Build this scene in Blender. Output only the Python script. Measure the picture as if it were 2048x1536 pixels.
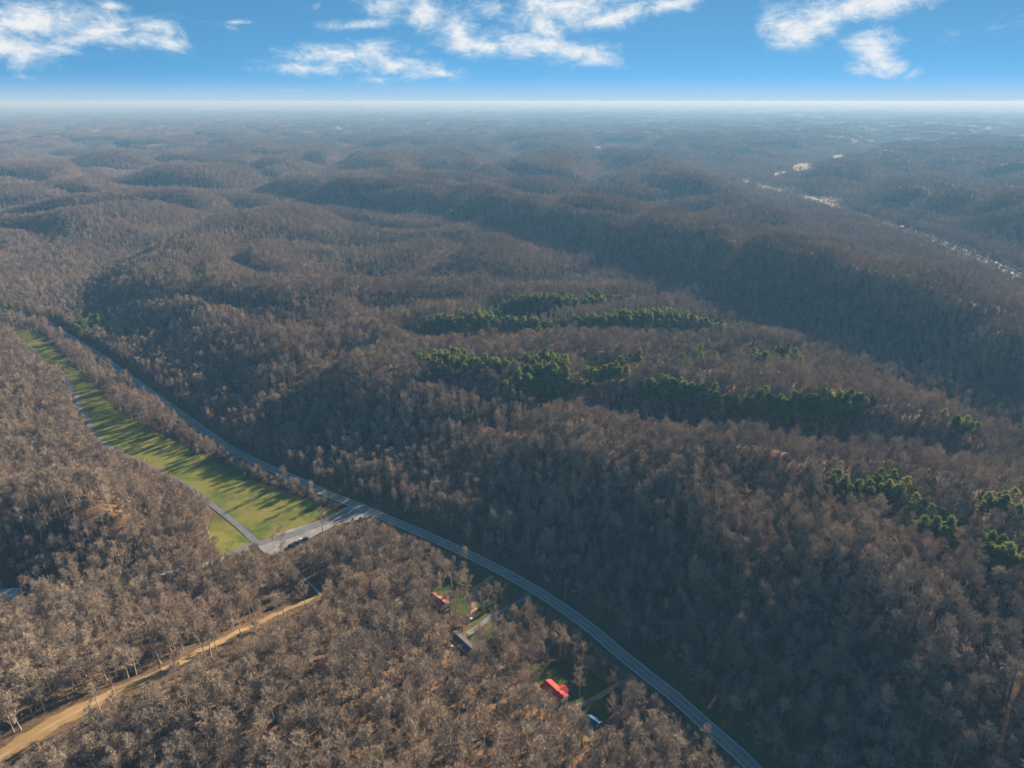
import bpy, math, random
import numpy as np
from mathutils import Vector

# ------------------------------------------------------------------ clear
for _o in list(bpy.data.objects):
    bpy.data.objects.remove(_o)
scene = bpy.context.scene
COL = scene.collection
R = math.radians
rng = np.random.default_rng(7)
random.seed(7)

# ------------------------------------------------------------------ camera
CAM_H = 265.0
PITCH = 22.0
F_PX = 1400.0                      # focal length in pixels of the 2048 px wide photograph
cam_data = bpy.data.cameras.new('camera')
cam_data.sensor_width = 36.0
cam_data.lens = 36.0 * F_PX / 2048.0
cam_data.clip_start = 1.0
cam_data.clip_end = 250000.0
cam = bpy.data.objects.new('camera', cam_data)
COL.objects.link(cam)
cam.location = (0, 0, CAM_H)
cam.rotation_euler = (R(90 - PITCH), 0, 0)
scene.camera = cam

# ------------------------------------------------------------------ exposure and render settings
scene.render.engine = 'CYCLES'
scene.view_settings.view_transform = 'Standard'
scene.view_settings.look = 'None'
scene.view_settings.gamma = 1.0
scene.view_settings.exposure = 1.8
scene.cycles.use_denoising = True
scene.cycles.max_bounces = 4
scene.cycles.diffuse_bounces = 2
scene.cycles.glossy_bounces = 1
scene.cycles.transmission_bounces = 1
scene.cycles.volume_bounces = 0
scene.cycles.transparent_max_bounces = 6
scene.cycles.sample_clamp_indirect = 4.0

# ------------------------------------------------------------------ sun
SUN_AZ = 40.0                      # degrees to the right of the view direction
SUN_EL = 19.5
sv = Vector((math.sin(R(SUN_AZ)) * math.cos(R(SUN_EL)), math.cos(R(SUN_AZ)) * math.cos(R(SUN_EL)), math.sin(R(SUN_EL))))
sun_data = bpy.data.lights.new('sun', 'SUN')
sun_data.energy = 5.0
sun_data.angle = R(0.53)
sun_data.color = (1.0, 0.85, 0.66)
sun = bpy.data.objects.new('sun', sun_data)
COL.objects.link(sun)
sun.rotation_euler = sv.to_track_quat('Z', 'Y').to_euler()
sun.location = (0, 0, 800)


# ------------------------------------------------------------------ node helpers
class Nodes:
    def __init__(self, tree):
        self.t = tree
        self.n = tree.nodes
        self.l = tree.links

    def new(self, kind, **kw):
        nd = self.n.new(kind)
        for k, v in kw.items():
            setattr(nd, k, v)
        return nd

    def link(self, a, b):
        self.l.new(a, b)

    def _in(self, sock, v):
        if hasattr(v, 'is_output') or isinstance(v, bpy.types.NodeSocket):
            self.l.new(v, sock)
        else:
            sock.default_value = v

    def math(self, op, a, b=0.0, c=None, clamp=False):
        nd = self.new('ShaderNodeMath', operation=op, use_clamp=clamp)
        self._in(nd.inputs[0], a)
        self._in(nd.inputs[1], b)
        if c is not None:
            self._in(nd.inputs[2], c)
        return nd.outputs[0]

    def vmath(self, op, a, b=(0, 0, 0)):
        nd = self.new('ShaderNodeVectorMath', operation=op)
        self._in(nd.inputs[0], a)
        self._in(nd.inputs[1], b)
        return nd.outputs[1] if op in ('LENGTH', 'DOT_PRODUCT') else nd.outputs[0]

    def mix(self, f, a, b, blend='MIX'):
        nd = self.new('ShaderNodeMix', data_type='RGBA', blend_type=blend)
        self._in(nd.inputs[0], f)
        self._in(nd.inputs[6], a)
        self._in(nd.inputs[7], b)
        return nd.outputs[2]

    def noise(self, vec, scale, detail=3.0, rough=0.55, dist=0.0):
        nd = self.new('ShaderNodeTexNoise')
        if vec is not None:
            self.l.new(vec, nd.inputs['Vector'])
        nd.inputs['Scale'].default_value = scale
        nd.inputs['Detail'].default_value = detail
        nd.inputs['Roughness'].default_value = rough
        nd.inputs['Distortion'].default_value = dist
        return nd.outputs['Fac']

    def remap(self, v, a, b, c=0.0, d=1.0, smooth=True):
        nd = self.new('ShaderNodeMapRange', interpolation_type='SMOOTHSTEP' if smooth else 'LINEAR')
        self._in(nd.inputs['Value'], v)
        for k, x in (('From Min', a), ('From Max', b), ('To Min', c), ('To Max', d)):
            self._in(nd.inputs[k], x)
        return nd.outputs['Result']


# ------------------------------------------------------------------ world: Nishita sky plus a field of clouds, all in sky directions
def px_dir(px, py):
    dx = (px - 1024.0) / F_PX
    dy = (768.0 - py) / F_PX
    p = R(PITCH)
    return (dx, math.cos(p) + dy * math.sin(p), -math.sin(p) + dy * math.cos(p))


world = bpy.data.worlds.new("World")
scene.world = world
world.use_nodes = True
W = Nodes(world.node_tree)
for nd in list(W.n):
    W.n.remove(nd)
w_out = W.new('ShaderNodeOutputWorld')
w_bg = W.new('ShaderNodeBackground')
W.link(w_bg.outputs[0], w_out.inputs[0])
tc = W.new('ShaderNodeTexCoord')
sep = W.new('ShaderNodeSeparateXYZ')
W.link(tc.outputs['Generated'], sep.inputs[0])
sx, sy, sz = sep.outputs
# the sky of the photograph turns deep blue a few degrees above the horizon: sample Nishita at a raised elevation
zz = W.math('MULTIPLY', W.math('MAXIMUM', sz, 0.0), 5.5)
zz = W.math('ADD', zz, 0.44)
cmb = W.new('ShaderNodeCombineXYZ')
W.link(W.math('SUBTRACT', W.math('MULTIPLY', sx, 0.5), 0.35), cmb.inputs[0]); W.link(sy, cmb.inputs[1]); W.link(zz, cmb.inputs[2])
vdir = W.vmath('NORMALIZE', cmb.outputs[0])
sky = W.new('ShaderNodeTexSky', sky_type='NISHITA')
sky.sun_disc = False
sky.sun_elevation = R(SUN_EL)
sky.sun_rotation = R(SUN_AZ)
sky.altitude = 300
sky.air_density = 1.0
sky.dust_density = 0.6
sky.ozone_density = 2.5
W.link(vdir, sky.inputs['Vector'])
SKY_STRENGTH = 0.079
sky_col = W.mix(1.0, sky.outputs[0], (0.52, 0.92, 0.92, 1), 'MULTIPLY')
band = W.math('POWER', W.remap(sz, -0.004, 0.048, 1.0, 0.0), 2.4)
# clouds: (centre x, centre y, half width, half height, tilt, weight) as seen from the camera, turned into azimuth and elevation
CLOUDS = [
    (60, 40, 112, 32, -4, 1.05), (25, 95, 82, 26, 0, 1.05), (150, 78, 80, 14, -8, .75), (215, 62, 80, 20, -5, .9), (290, 50, 60, 16, 5, .8),
    (270, 78, 70, 16, 0, .8), (340, 92, 36, 16, 4, .8), (222, 10, 36, 8, 6, .7), (110, 8, 90, 8, 4, .5),
    (690, 112, 130, 24, -3, .95), (620, 136, 100, 13, 0, .8), (800, 132, 110, 20, 5, .85), (860, 145, 90, 10, 3, .7), (760, 158, 70, 9, 0, .5),
    (575, 180, 36, 5, 0, .45),
    (780, 8, 60, 26, 0, .9), (730, 48, 70, 10, -4, .8), (850, 28, 44, 34, 20, 1.0), (920, 62, 50, 38, 40, .95), (960, 92, 100, 18, 4, .95),
    (1060, 88, 90, 28, 0, 1.0), (1165, 104, 76, 24, 8, 1.0), (1085, 45, 60, 40, 60, 1.0), (1130, 12, 120, 34, 0, 1.0), (1230, 34, 110, 18, -12, .95),
    (1330, 12, 90, 14, -10, .85), (1000, 15, 60, 30, 0, .55),
    (1588, 56, 54, 33, 20, 1.05), (1545, 42, 24, 36, 60, .75), (1645, 42, 75, 26, -18, 1.05), (1740, 10, 110, 22, -6, 1.05),
    (1748, 108, 48, 34, 30, 1.15), (1772, 132, 36, 16, 10, .9),
    (470, 44, 24, 3, 0, .45), (390, 40, 60, 4, 10, .35), (640, 5, 14, 5, -40, .5), (60, 128, 50, 5, 8, .4), (15, 155, 40, 4, 0, .35),
    (1960, 60, 60, 8, -8, .28),
]
az = W.math('ARCTAN2', sx, sy)
hor = W.math('SQRT', W.math('ADD', W.math('MULTIPLY', sx, sx), W.math('MULTIPLY', sy, sy)))
el = W.math('ARCTAN2', sz, hor)
cae = W.new('ShaderNodeCombineXYZ')
W.link(az, cae.inputs[0]); W.link(el, cae.inputs[1])
AE = cae.outputs[0]
stretch = W.new('ShaderNodeMapping'); stretch.inputs['Scale'].default_value = (1.0, 1.9, 1.0)
W.link(AE, stretch.inputs[0])
n_big = W.noise(stretch.outputs[0], 26.0, 8.0, 0.62, 0.6)
n_fine = W.noise(stretch.outputs[0], 95.0, 6.0, 0.65, 0.8)
n_wisp = W.new('ShaderNodeMapping'); n_wisp.inputs['Scale'].default_value = (0.7, 3.2, 1.0); n_wisp.inputs['Location'].default_value = (3.1, 1.7, 0)
W.link(AE, n_wisp.inputs[0])
n_w = W.noise(n_wisp.outputs[0], 16.0, 8.0, 0.7, 1.2)
acc = None
for (cx, cy, a, b, tilt, wgt) in CLOUDS:
    d0 = px_dir(cx, cy)
    a0, e0 = math.atan2(d0[0], d0[1]), math.atan2(d0[2], math.hypot(d0[0], d0[1]))
    k = 1.0 / F_PX * 0.95
    mp = W.new('ShaderNodeMapping', vector_type='TEXTURE')
    mp.inputs['Location'].default_value = (a0, e0, 0)
    mp.inputs['Rotation'].default_value = (0, 0, R(-tilt))
    mp.inputs['Scale'].default_value = (a * k * 1.45, b * k * 1.45, 1)
    W.link(AE, mp.inputs[0])
    ln = W.vmath('LENGTH', mp.outputs[0])
    g = W.math('MULTIPLY', W.math('SUBTRACT', 1.0, ln), wgt)
    acc = g if acc is None else W.math('SMOOTH_MAX', acc, g, 0.12)
acc = W.math('MAXIMUM', acc, -0.6)
f0 = W.math('ADD', acc, W.math('MULTIPLY', W.math('SUBTRACT', n_big, 0.5), 1.7))
f0 = W.math('ADD', f0, W.math('MULTIPLY', W.math('SUBTRACT', n_fine, 0.5), 0.45))
f0 = W.math('ADD', f0, W.math('MULTIPLY', W.math('SUBTRACT', n_w, 0.5), 0.45))
dens = W.remap(f0, 0.05, 1.05)
dens = W.math('MULTIPLY', dens, 0.96)
# the body of a cloud: bright, with a slightly blue-grey lower side
shade = W.remap(W.math('ADD', f0, W.math('MULTIPLY', W.math('SUBTRACT', n_fine, 0.5), 0.9)), 0.15, 1.25)
cl_col = W.mix(shade, (0.168, 0.21, 0.245, 1), (0.258, 0.262, 0.265, 1))
sky_s = W.vmath('SCALE', sky_col); sky_s.node.inputs['Scale'].default_value = SKY_STRENGTH
hz_s = W.mix(W.math('MULTIPLY', band, 0.85), sky_s, (0.145, 0.185, 0.222, 1))
both = W.mix(dens, hz_s, cl_col)
W.link(both, w_bg.inputs['Color'])
w_bg.inputs['Strength'].default_value = 1.0
world.cycles.sampling_method = 'MANUAL'
world.cycles.sample_map_resolution = 512


# ------------------------------------------------------------------ number helpers
def _hash(ix, iy, seed):
    h = (ix.astype(np.int64) * 374761393 + iy.astype(np.int64) * 668265263 + seed * 974634777) & 0xFFFFFFFF
    h = ((h ^ (h >> 13)) * 1274126177) & 0xFFFFFFFF
    return (h ^ (h >> 16)) & 0xFFFFFFFF


def perlin(x, y, seed=0):
    ix = np.floor(x); iy = np.floor(y)
    fx = x - ix; fy = y - iy
    u = fx * fx * fx * (fx * (fx * 6 - 15) + 10)
    v = fy * fy * fy * (fy * (fy * 6 - 15) + 10)

    def g(a, b):
        ang = _hash(ix + a, iy + b, seed) * (2 * math.pi / 4294967296.0)
        return np.cos(ang) * (fx - a) + np.sin(ang) * (fy - b)
    n0 = g(0, 0) * (1 - u) + g(1, 0) * u
    n1 = g(0, 1) * (1 - u) + g(1, 1) * u
    return (n0 * (1 - v) + n1 * v) * 1.5


def fbm(x, y, seed=0, octv=4):
    s = 0; a = 1.0; t = 0
    for k in range(octv):
        s = s + a * perlin(x * 2 ** k, y * 2 ** k, seed + k * 17); t += a; a *= 0.5
    return s / t


def sstep(a, b, x):
    t = np.clip((x - a) / (b - a), 0, 1)
    return t * t * (3 - 2 * t)


def ground_at(px, py, z):
    d = px_dir(px, py)
    t = (z - CAM_H) / d[2]
    return (d[0] * t, d[1] * t)


def poly_dist(X, Y, P):
    """distance, signed side (positive on the right hand of the polyline) and position along it (0..1)"""
    best = np.full(X.shape, 1e12); side = np.zeros(X.shape); par = np.zeros(X.shape)
    P = np.asarray(P, float)
    n = len(P) - 1
    for i in range(n):
        ax, ay = P[i][:2]; bx, by = P[i + 1][:2]
        ex, ey = bx - ax, by - ay
        t = np.clip(((X - ax) * ex + (Y - ay) * ey) / (ex * ex + ey * ey + 1e-9), 0, 1)
        dx, dy = X - ax - t * ex, Y - ay - t * ey
        d2 = dx * dx + dy * dy
        m = d2 < best
        best = np.where(m, d2, best)
        side = np.where(m, np.sign(ey * (X - ax) - ex * (Y - ay)), side)
        par = np.where(m, (i + t) / n, par)
    return np.sqrt(best), side, par


def in_poly(X, Y, P):
    c = np.zeros(X.shape, bool)
    n = len(P)
    j = n - 1
    for i in range(n):
        xi, yi = P[i][:2]; xj, yj = P[j][:2]
        c ^= ((yi > Y) != (yj > Y)) & (X < (xj - xi) * (Y - yi) / (yj - yi + 1e-12) + xi)
        j = i
    return c


def smooth_line(P, n):
    """Catmull-Rom through the points, resampled evenly to n points"""
    P = np.asarray(P, float)
    Q = np.vstack([2 * P[0] - P[1], P, 2 * P[-1] - P[-2]])
    out = []
    for i in range(1, len(Q) - 2):
        t = np.linspace(0, 1, 24, endpoint=False)[:, None]
        p0, p1, p2, p3 = Q[i - 1], Q[i], Q[i + 1], Q[i + 2]
        out.append(0.5 * (2 * p1 + (p2 - p0) * t + (2 * p0 - 5 * p1 + 4 * p2 - p3) * t ** 2 + (3 * p1 - p0 - 3 * p2 + p3) * t ** 3))
    C = np.vstack(out + [P[-1:]])
    s = np.concatenate([[0], np.cumsum(np.linalg.norm(np.diff(C, axis=0), axis=1))])
    u = np.linspace(0, s[-1], n)
    return np.stack([np.interp(u, s, C[:, k]) for k in range(C.shape[1])], 1)


# ------------------------------------------------------------------ plan of the place
HIGHWAY_PX = [(1640, 1700), (1505, 1536), (1400, 1440), (1346, 1392), (1288, 1346), (1238, 1306), (1192, 1266), (1139, 1226), (1085, 1190), (1031, 1158),
              (990, 1136), (948, 1115), (878, 1082), (799, 1048), (745, 1025), (700, 1006), (645, 984), (596, 961), (513, 925), (458, 897), (403, 858),
              (355, 824), (308, 790), (246, 745), (198, 711), (164, 689), (137, 672), (100, 655), (50, 642), (-60, 628), (-300, 612), (-700, 600)]
HIGHWAY = smooth_line([ground_at(x, y, 0) for x, y in HIGHWAY_PX], 420)
LANE_PX = [(-60, 655), (18, 664), (64, 700), (91, 727), (124, 752), (146, 780), (160, 812), (174, 840), (190, 868), (212, 890), (250, 910), (302, 934), (372, 973),
           (430, 1014), (476, 1051), (505, 1078), (514, 1086)]
LANE = smooth_line([ground_at(x, y, 0) for x, y in LANE_PX], 200)
CONN_PX = [(470, 1108), (512, 1089), (549, 1078), (585, 1069), (618, 1056), (668, 1038), (700, 1023), (716, 1014)]
CONN = smooth_line([ground_at(x, y, 0) for x, y in CONN_PX], 60)
LAWN_R_PX = [(20, 656), (84, 668), (104, 692), (132, 722), (166, 752), (204, 790), (228, 818), (262, 838), (330, 872), (388, 902), (452, 935), (520, 966), (585, 990), (645, 1012), (668, 1022)]
LAWN_L_PX = [(-20, 662), (18, 662), (64, 698), (91, 725), (126, 752), (150, 781), (163, 812), (178, 840), (194, 867), (218, 890), (256, 909), (308, 932), (378, 971), (438, 1012), (500, 1062)]
LAWN_R = smooth_line([ground_at(x, y, 0) for x, y in LAWN_R_PX], 120)
LAWN_L = smooth_line([ground_at(x, y, 0) for x, y in LAWN_L_PX], 120)
LAWN_END = [ground_at(520, 1078, 0), ground_at(590, 1060, 0), ground_at(672, 1030, 0)]
LAWN_POLY = np.vstack([LAWN_L, LAWN_END, LAWN_R[::-1]])
TRI_POLY = np.array([ground_at(x, y, 0) for x, y in [(428, 1030), (455, 1046), (480, 1066), (500, 1084), (496, 1096), (470, 1112), (430, 1110), (415, 1075)]])
LOT_POLY = np.array([ground_at(x, y, 0) for x, y in [(512, 1092), (560, 1066), (618, 1048), (672, 1028), (700, 1012), (730, 1022), (738, 1034), (690, 1046), (640, 1066), (612, 1082), (575, 1098), (540, 1110)]])
V1_FLOOR = np.array([ground_at(x, y, 0) for x, y in [(0, 650), (60, 664), (120, 712), (190, 790), (260, 870), (400, 950), (520, 1010), (600, 1040)]])
V1B = np.array([ground_at(x, y, z) for x, y, z in [(60, 640, 2), (110, 600, 5), (150, 560, 10), (180, 530, 16), (230, 500, 24), (260, 478, 34)]])
V4 = np.array([ground_at(x, y, z) for x, y, z in [(500, 1090, 1), (420, 1112, 2), (300, 1140, 3), (150, 1172, 5), (18, 1200, 7), (-120, 1230, 9), (-400, 1300, 14)]])
V4B = np.array([ground_at(x, y, z) for x, y, z in [(200, 892, 5), (110, 905, 14), (0, 912, 20), (-150, 925, 28)]])
V2 = np.array([ground_at(x, y, z) for x, y, z in [(2500, 1120, 4), (2250, 1010, 5), (2048, 888, 6), (1850, 792, 7), (1700, 715, 8), (1500, 646, 9), (1350, 594, 10), (1200, 542, 12),
                                                  (1050, 495, 14), (950, 470, 16), (860, 452, 18), (700, 434, 22), (590, 420, 26), (520, 402, 32), (430, 392, 40)]])
V3 = np.array([ground_at(x, y, z) for x, y, z in [(2600, 800, 8), (2300, 660, 9), (2048, 552, 10), (1880, 482, 11), (1700, 428, 12), (1560, 384, 14), (1490, 364, 15), (1560, 343, 15), (1620, 330, 16), (1700, 312, 18), (1800, 292, 20)]])
V3B = np.array([ground_at(x, y, z) for x, y, z in [(1490, 364, 15), (1400, 335, 20), (1300, 318, 26), (1210, 290, 34)]])
RAVINES = []
for pts, wid, dep in [
    ([(1100, 792, 34), (1180, 806, 26), (1280, 858, 20), (1400, 890, 18), (1600, 922, 16), (1800, 940, 14), (2048, 955, 10), (2300, 1000, 8)], 46, 0.82),
    ([(860, 668, 34), (960, 674, 28), (1080, 676, 24), (1250, 674, 22), (1400, 672, 18), (1520, 672, 10)], 42, 0.7),
    ([(1010, 628, 34), (1120, 626, 30), (1230, 618, 22), (1330, 605, 14)], 34, 0.6),
    ([(760, 600, 40), (850, 596, 34), (960, 590, 28), (1080, 572, 20), (1180, 552, 12)], 50, 0.75),
    ([(520, 545, 50), (600, 550, 44), (720, 548, 36), (860, 530, 26), (960, 500, 18)], 50, 0.7),
    ([(1200, 742, 30), (1300, 748, 24), (1450, 752, 18), (1600, 748, 12), (1690, 735, 8)], 36, 0.55),
    ([(900, 760, 40), (980, 790, 34), (1040, 820, 36)], 30, 0.4),
    ([(700, 700, 36), (620, 760, 26), (560, 830, 14), (500, 890, 4)], 40, 0.5),
    ([(360, 620, 38), (300, 650, 24), (240, 690, 10), (190, 700, 2)], 40, 0.55),
    ([(1500, 1000, 34), (1560, 1080, 30), (1600, 1200, 24), (1620, 1330, 14), (1600, 1480, 3)], 44, 0.25),
    ([(1750, 1050, 30), (1900, 1200, 22), (2020, 1320, 18), (2100, 1500, 10)], 65, 0.2),
    ([(700, 1130, 10), (760, 1150, 6), (860, 1130, 2)], 26, 0.4),
]:
    RAVINES.append((np.array([ground_at(x, y, z) for x, y, z in pts]), wid, dep))
TRACK_PX = [(-120, 1600), (0, 1519), (50, 1482), (145, 1430), (232, 1386), (310, 1350), (372, 1318), (455, 1277), (538, 1236), (641, 1192), (720, 1160)]
TRACK0 = np.array([ground_at(x, y, 24) for x, y in TRACK_PX])


def terrain(X, Y):
    X = np.asarray(X, float); Y = np.asarray(Y, float)
    r = np.hypot(X, Y)
    d1, s1, _ = poly_dist(X, Y, HIGHWAY[::6])
    dL, sL, _ = poly_dist(X, Y, LANE[::5])
    dF, _, _ = poly_dist(X, Y, V1_FLOOR)
    dC, _, _ = poly_dist(X, Y, CONN[::6])
    d2, s2, p2 = poly_dist(X, Y, V2)
    d3, s3, p3 = poly_dist(X, Y, V3)
    d3b, _, _ = poly_dist(X, Y, V3B)
    d4, s4, p4 = poly_dist(X, Y, V4)
    d4b, _, _ = poly_dist(X, Y, V4B)
    d1b, _, _ = poly_dist(X, Y, V1B)
    far2 = sstep(0, 160, np.where(s2 > 0, d2, -d2))      # beyond the middle valley
    # height of the uplands
    hill = 41 + (32 - 14 * sstep(280, 600, X) * sstep(1300, 800, Y)) * far2 + 34 * sstep(700, 2400, Y) * (1 - 0.8 * far2)
    # nearer knolls left of the highway
    leftside = sstep(0, 30, np.where(s1 < 0, d1, -d1)) * sstep(900, 600, Y)
    hill = hill * (1 - leftside) + leftside * (37 + 6 * perlin(X / 160, Y / 160, 5))
    hill = hill + 12 * fbm(X / 2600, Y / 2600, 3, 3) * (sstep(1500, 5000, r) + 1.2 * sstep(9000, 20000, r)) + 7 * perlin(X / 420, Y / 420, 9)
    # dendritic drainage
    wx = X + 45 * perlin(X / 310, Y / 310, 21); wy = Y + 45 * perlin(X / 310, Y / 310, 22)
    n1 = np.abs(perlin(wx / 640, wy / 520, 31))
    n2 = np.abs(perlin(wx / 330, wy / 250, 32))
    n3 = np.abs(perlin(wx / 115, wy / 115, 33))
    nearw = sstep(450, 1000, Y)
    c1 = sstep(0, 0.42, n1); c2 = sstep(0, 0.42, n2); c3 = sstep(0, 0.4, n3)
    carve = (1 - 0.56 * nearw * (1 - c1)) * (1 - (0.16 + 0.40 * nearw) * (1 - c2) * (1 - 0.5 * leftside)) * (1 - (0.10 - 0.03 * nearw) * (1 - c3))
    h = hill * carve
    for P, wid, dep in RAVINES:
        d, _, _ = poly_dist(X, Y, P)
        h = h * (1 - dep * (1 - sstep(0, wid, d)))
    # valleys
    rise1 = np.where(s1 > 0, 105.0, 175.0)
    s_hw = sstep(0, 1, (d1 - 13) / rise1)
    s_fl = sstep(0, 1, np.minimum(np.minimum(dF - 16, dL - 6), dC - 20) / 165.0)
    h = h * s_hw * s_fl
    h = h * (0.02 + 0.98 * sstep(0, 1, (d1b - 8) / 110.0))
    # the steep shaded wall beyond the middle valley, cut by small spurs
    wall2 = (s2 > 0) * (1 - sstep(170, 360, d2)) * sstep(1.0, 0.86, p2)
    spur = np.abs(perlin(wx / 170, wy / 170, 61))
    hw2 = (78 - 12 * sstep(280, 600, X) * sstep(1300, 800, Y)) * (0.72 + 0.28 * sstep(0, 0.3, spur)) + 6 * perlin(X / 120, Y / 120, 62)
    h = h * (1 - wall2) + hw2 * wall2
    # the wooded knoll that drops steeply into the hollow at the left
    wall4 = (s4 > 0) * (1 - sstep(52, 120, d4)) * sstep(0.24, 0.50, p4)
    h = h * (1 - wall4) + (37 + 3 * perlin(X / 60, Y / 60, 63)) * wall4
    z4 = 9.0 * p4
    w4 = sstep(0, 1, (d4 - 8) / np.where(s4 > 0, 34.0, 60.0))
    h = z4 * (1 - w4) * (p4 > 0) + h * w4
    h = h * (0.22 + 0.78 * sstep(0, 1, (d4b - 2) / 36.0))
    z2 = 5 + 32 * p2 ** 1.5
    w2 = sstep(0, 1, (d2 - 14 - 10 * (1 - p2)) / np.where(s2 > 0, 120.0, 72.0))
    h = z2 * (1 - w2) + h * w2
    w3 = sstep(0, 1, (d3 - 45) / np.where(s3 > 0, 170.0, 260.0))
    h = (9 + 10 * p3) * (1 - w3) + h * w3
    w3b = sstep(0, 1, (d3b - 25) / 220.0)
    h = (15 + 15 * 0.5) * (1 - w3b) + h * w3b
    flat = sstep(0, 25, np.minimum(np.minimum(d1 - 12, dF - 14), np.minimum(dL - 6, dC - 10)))
    h = h + flat * (1.0 * perlin(X / 38, Y / 38, 41) + 0.45 * perlin(X / 15, Y / 15, 42)) * sstep(9000, 3000, r)
    return h


def tz(x, y):
    return float(terrain(np.array([x]), np.array([y]))[0])


def ray_ground(px, py, lift=0.0):
    """points on the terrain (raised by lift) seen at photo pixels"""
    px = np.atleast_1d(np.asarray(px, float)); py = np.atleast_1d(np.asarray(py, float))
    p = R(PITCH)
    dx = (px - 1024) / F_PX; dyp = (768 - py) / F_PX
    dy = math.cos(p) + dyp * math.sin(p); dz = -math.sin(p) + dyp * math.cos(p)
    dz = np.minimum(dz, -0.004)
    t0 = (110 - CAM_H) / dz; t1 = (-2 - CAM_H) / dz
    hit = t1.copy(); done = np.zeros(px.shape, bool)
    prev = t0.copy()
    for k in range(1, 81):
        t = t0 + (t1 - t0) * k / 80.0
        below = (CAM_H + dz * t) < terrain(dx * t, dy * t) + lift
        new = below & ~done
        hit = np.where(new, 0.5 * (prev + t), hit)
        done |= below
        prev = t
    X, Y = dx * hit, dy * hit
    return X, Y, terrain(X, Y)


def rg(px, py, lift=0.0):
    x, y, z = ray_ground([px], [py], lift)
    return float(x[0]), float(y[0]), float(z[0])


# ------------------------------------------------------------------ object helpers
def tag(o, label=None, cat=None, group=None, kind=None):
    if label: o['label'] = label
    if cat: o['category'] = cat
    if group: o['group'] = group
    if kind: o['kind'] = kind
    return o


def empty(name, loc, rz=0.0):
    o = bpy.data.objects.new(name, None)
    o.empty_display_size = 1.0
    COL.objects.link(o)
    o.location = loc
    o.rotation_euler = (0, 0, rz)
    return o


def mesh_np(name, V, faces, mats, mat_idx=None, smooth=False):
    """faces: list of index arrays (n,3) or (n,4)"""
    me = bpy.data.meshes.new(name)
    V = np.asarray(V, np.float32)
    me.vertices.add(len(V)); me.vertices.foreach_set('co', V.ravel())
    loops = np.concatenate([np.asarray(f, np.int32).ravel() for f in faces])
    tot = np.concatenate([np.full(len(f), np.asarray(f).shape[1], np.int32) for f in faces])
    start = np.concatenate([[0], np.cumsum(tot)[:-1]]).astype(np.int32)
    me.loops.add(len(loops)); me.loops.foreach_set('vertex_index', loops)
    me.polygons.add(len(tot)); me.polygons.foreach_set('loop_start', start); me.polygons.foreach_set('loop_total', tot)
    for m in mats: me.materials.append(m)
    if mat_idx is not None: me.polygons.foreach_set('material_index', np.asarray(mat_idx, np.int32))
    if smooth: me.polygons.foreach_set('use_smooth', np.ones(len(tot), bool))
    me.update(calc_edges=True)
    me.validate()
    return me


def link_mesh(name, me, parent=None, loc=(0, 0, 0)):
    o = bpy.data.objects.new(name, me)
    COL.objects.link(o)
    o.location = loc
    if parent: o.parent = parent
    return o


class MB:
    """collects boxes, prisms and tubes into one mesh"""
    def __init__(self):
        self.v = []; self.f = []

    def add(self, verts, faces):
        n = len(self.v)
        self.v += [tuple(p) for p in verts]
        self.f += [tuple(i + n for i in f) for f in faces]
        return self

    def box(self, x0, x1, y0, y1, z0, z1):
        return self.add([(x0, y0, z0), (x1, y0, z0), (x1, y1, z0), (x0, y1, z0), (x0, y0, z1), (x1, y0, z1), (x1, y1, z1), (x0, y1, z1)],
                        [(0, 3, 2, 1), (4, 5, 6, 7), (0, 1, 5, 4), (1, 2, 6, 5), (2, 3, 7, 6), (3, 0, 4, 7)])

    def prism_x(self, prof, x0, x1):
        """profile in (y, z), extruded along x"""
        n = len(prof)
        v = [(x0, y, z) for y, z in prof] + [(x1, y, z) for y, z in prof]
        f = [tuple(range(n))[::-1], tuple(range(n, 2 * n))] + [(i, (i + 1) % n, n + (i + 1) % n, n + i) for i in range(n)]
        return self.add(v, f)

    def prism_y(self, prof, y0, y1):
        n = len(prof)
        v = [(x, y0, z) for x, z in prof] + [(x, y1, z) for x, z in prof]
        f = [tuple(range(n)), tuple(range(n, 2 * n))[::-1]] + [(n + i, n + (i + 1) % n, (i + 1) % n, i) for i in range(n)]
        return self.add(v, f)

    def tube(self, p0, p1, r0, r1=None, n=8):
        r1 = r0 if r1 is None else r1
        p0 = Vector(p0); p1 = Vector(p1)
        d = (p1 - p0).normalized()
        a = d.orthogonal().normalized(); b = d.cross(a)
        v = []
        for p, r in ((p0, r0), (p1, r1)):
            for i in range(n):
                t = 2 * math.pi * i / n
                v.append(p + a * math.cos(t) * r + b * math.sin(t) * r)
        f = [(i, (i + 1) % n, n + (i + 1) % n, n + i) for i in range(n)] + [tuple(range(n))[::-1], tuple(range(n, 2 * n))]
        return self.add(v, f)

    def build(self, name, mat, parent=None, bevel=0.0, loc=(0, 0, 0)):
        me = bpy.data.meshes.new(name)
        me.from_pydata(self.v, [], self.f)
        me.materials.append(mat)
        me.update()
        o = link_mesh(name, me, parent, loc)
        if bevel > 0:
            b = o.modifiers.new('bevel', 'BEVEL'); b.width = bevel; b.segments = 2; b.limit_method = 'ANGLE'
        return o


# ------------------------------------------------------------------ materials
def new_mat(name, rough=0.85):
    m = bpy.data.materials.new(name)
    m.use_nodes = True
    N = Nodes(m.node_tree)
    b = N.n['Principled BSDF']
    b.inputs['Roughness'].default_value = rough
    b.inputs['Specular IOR Level'].default_value = 0.05
    return m, N, b


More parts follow.
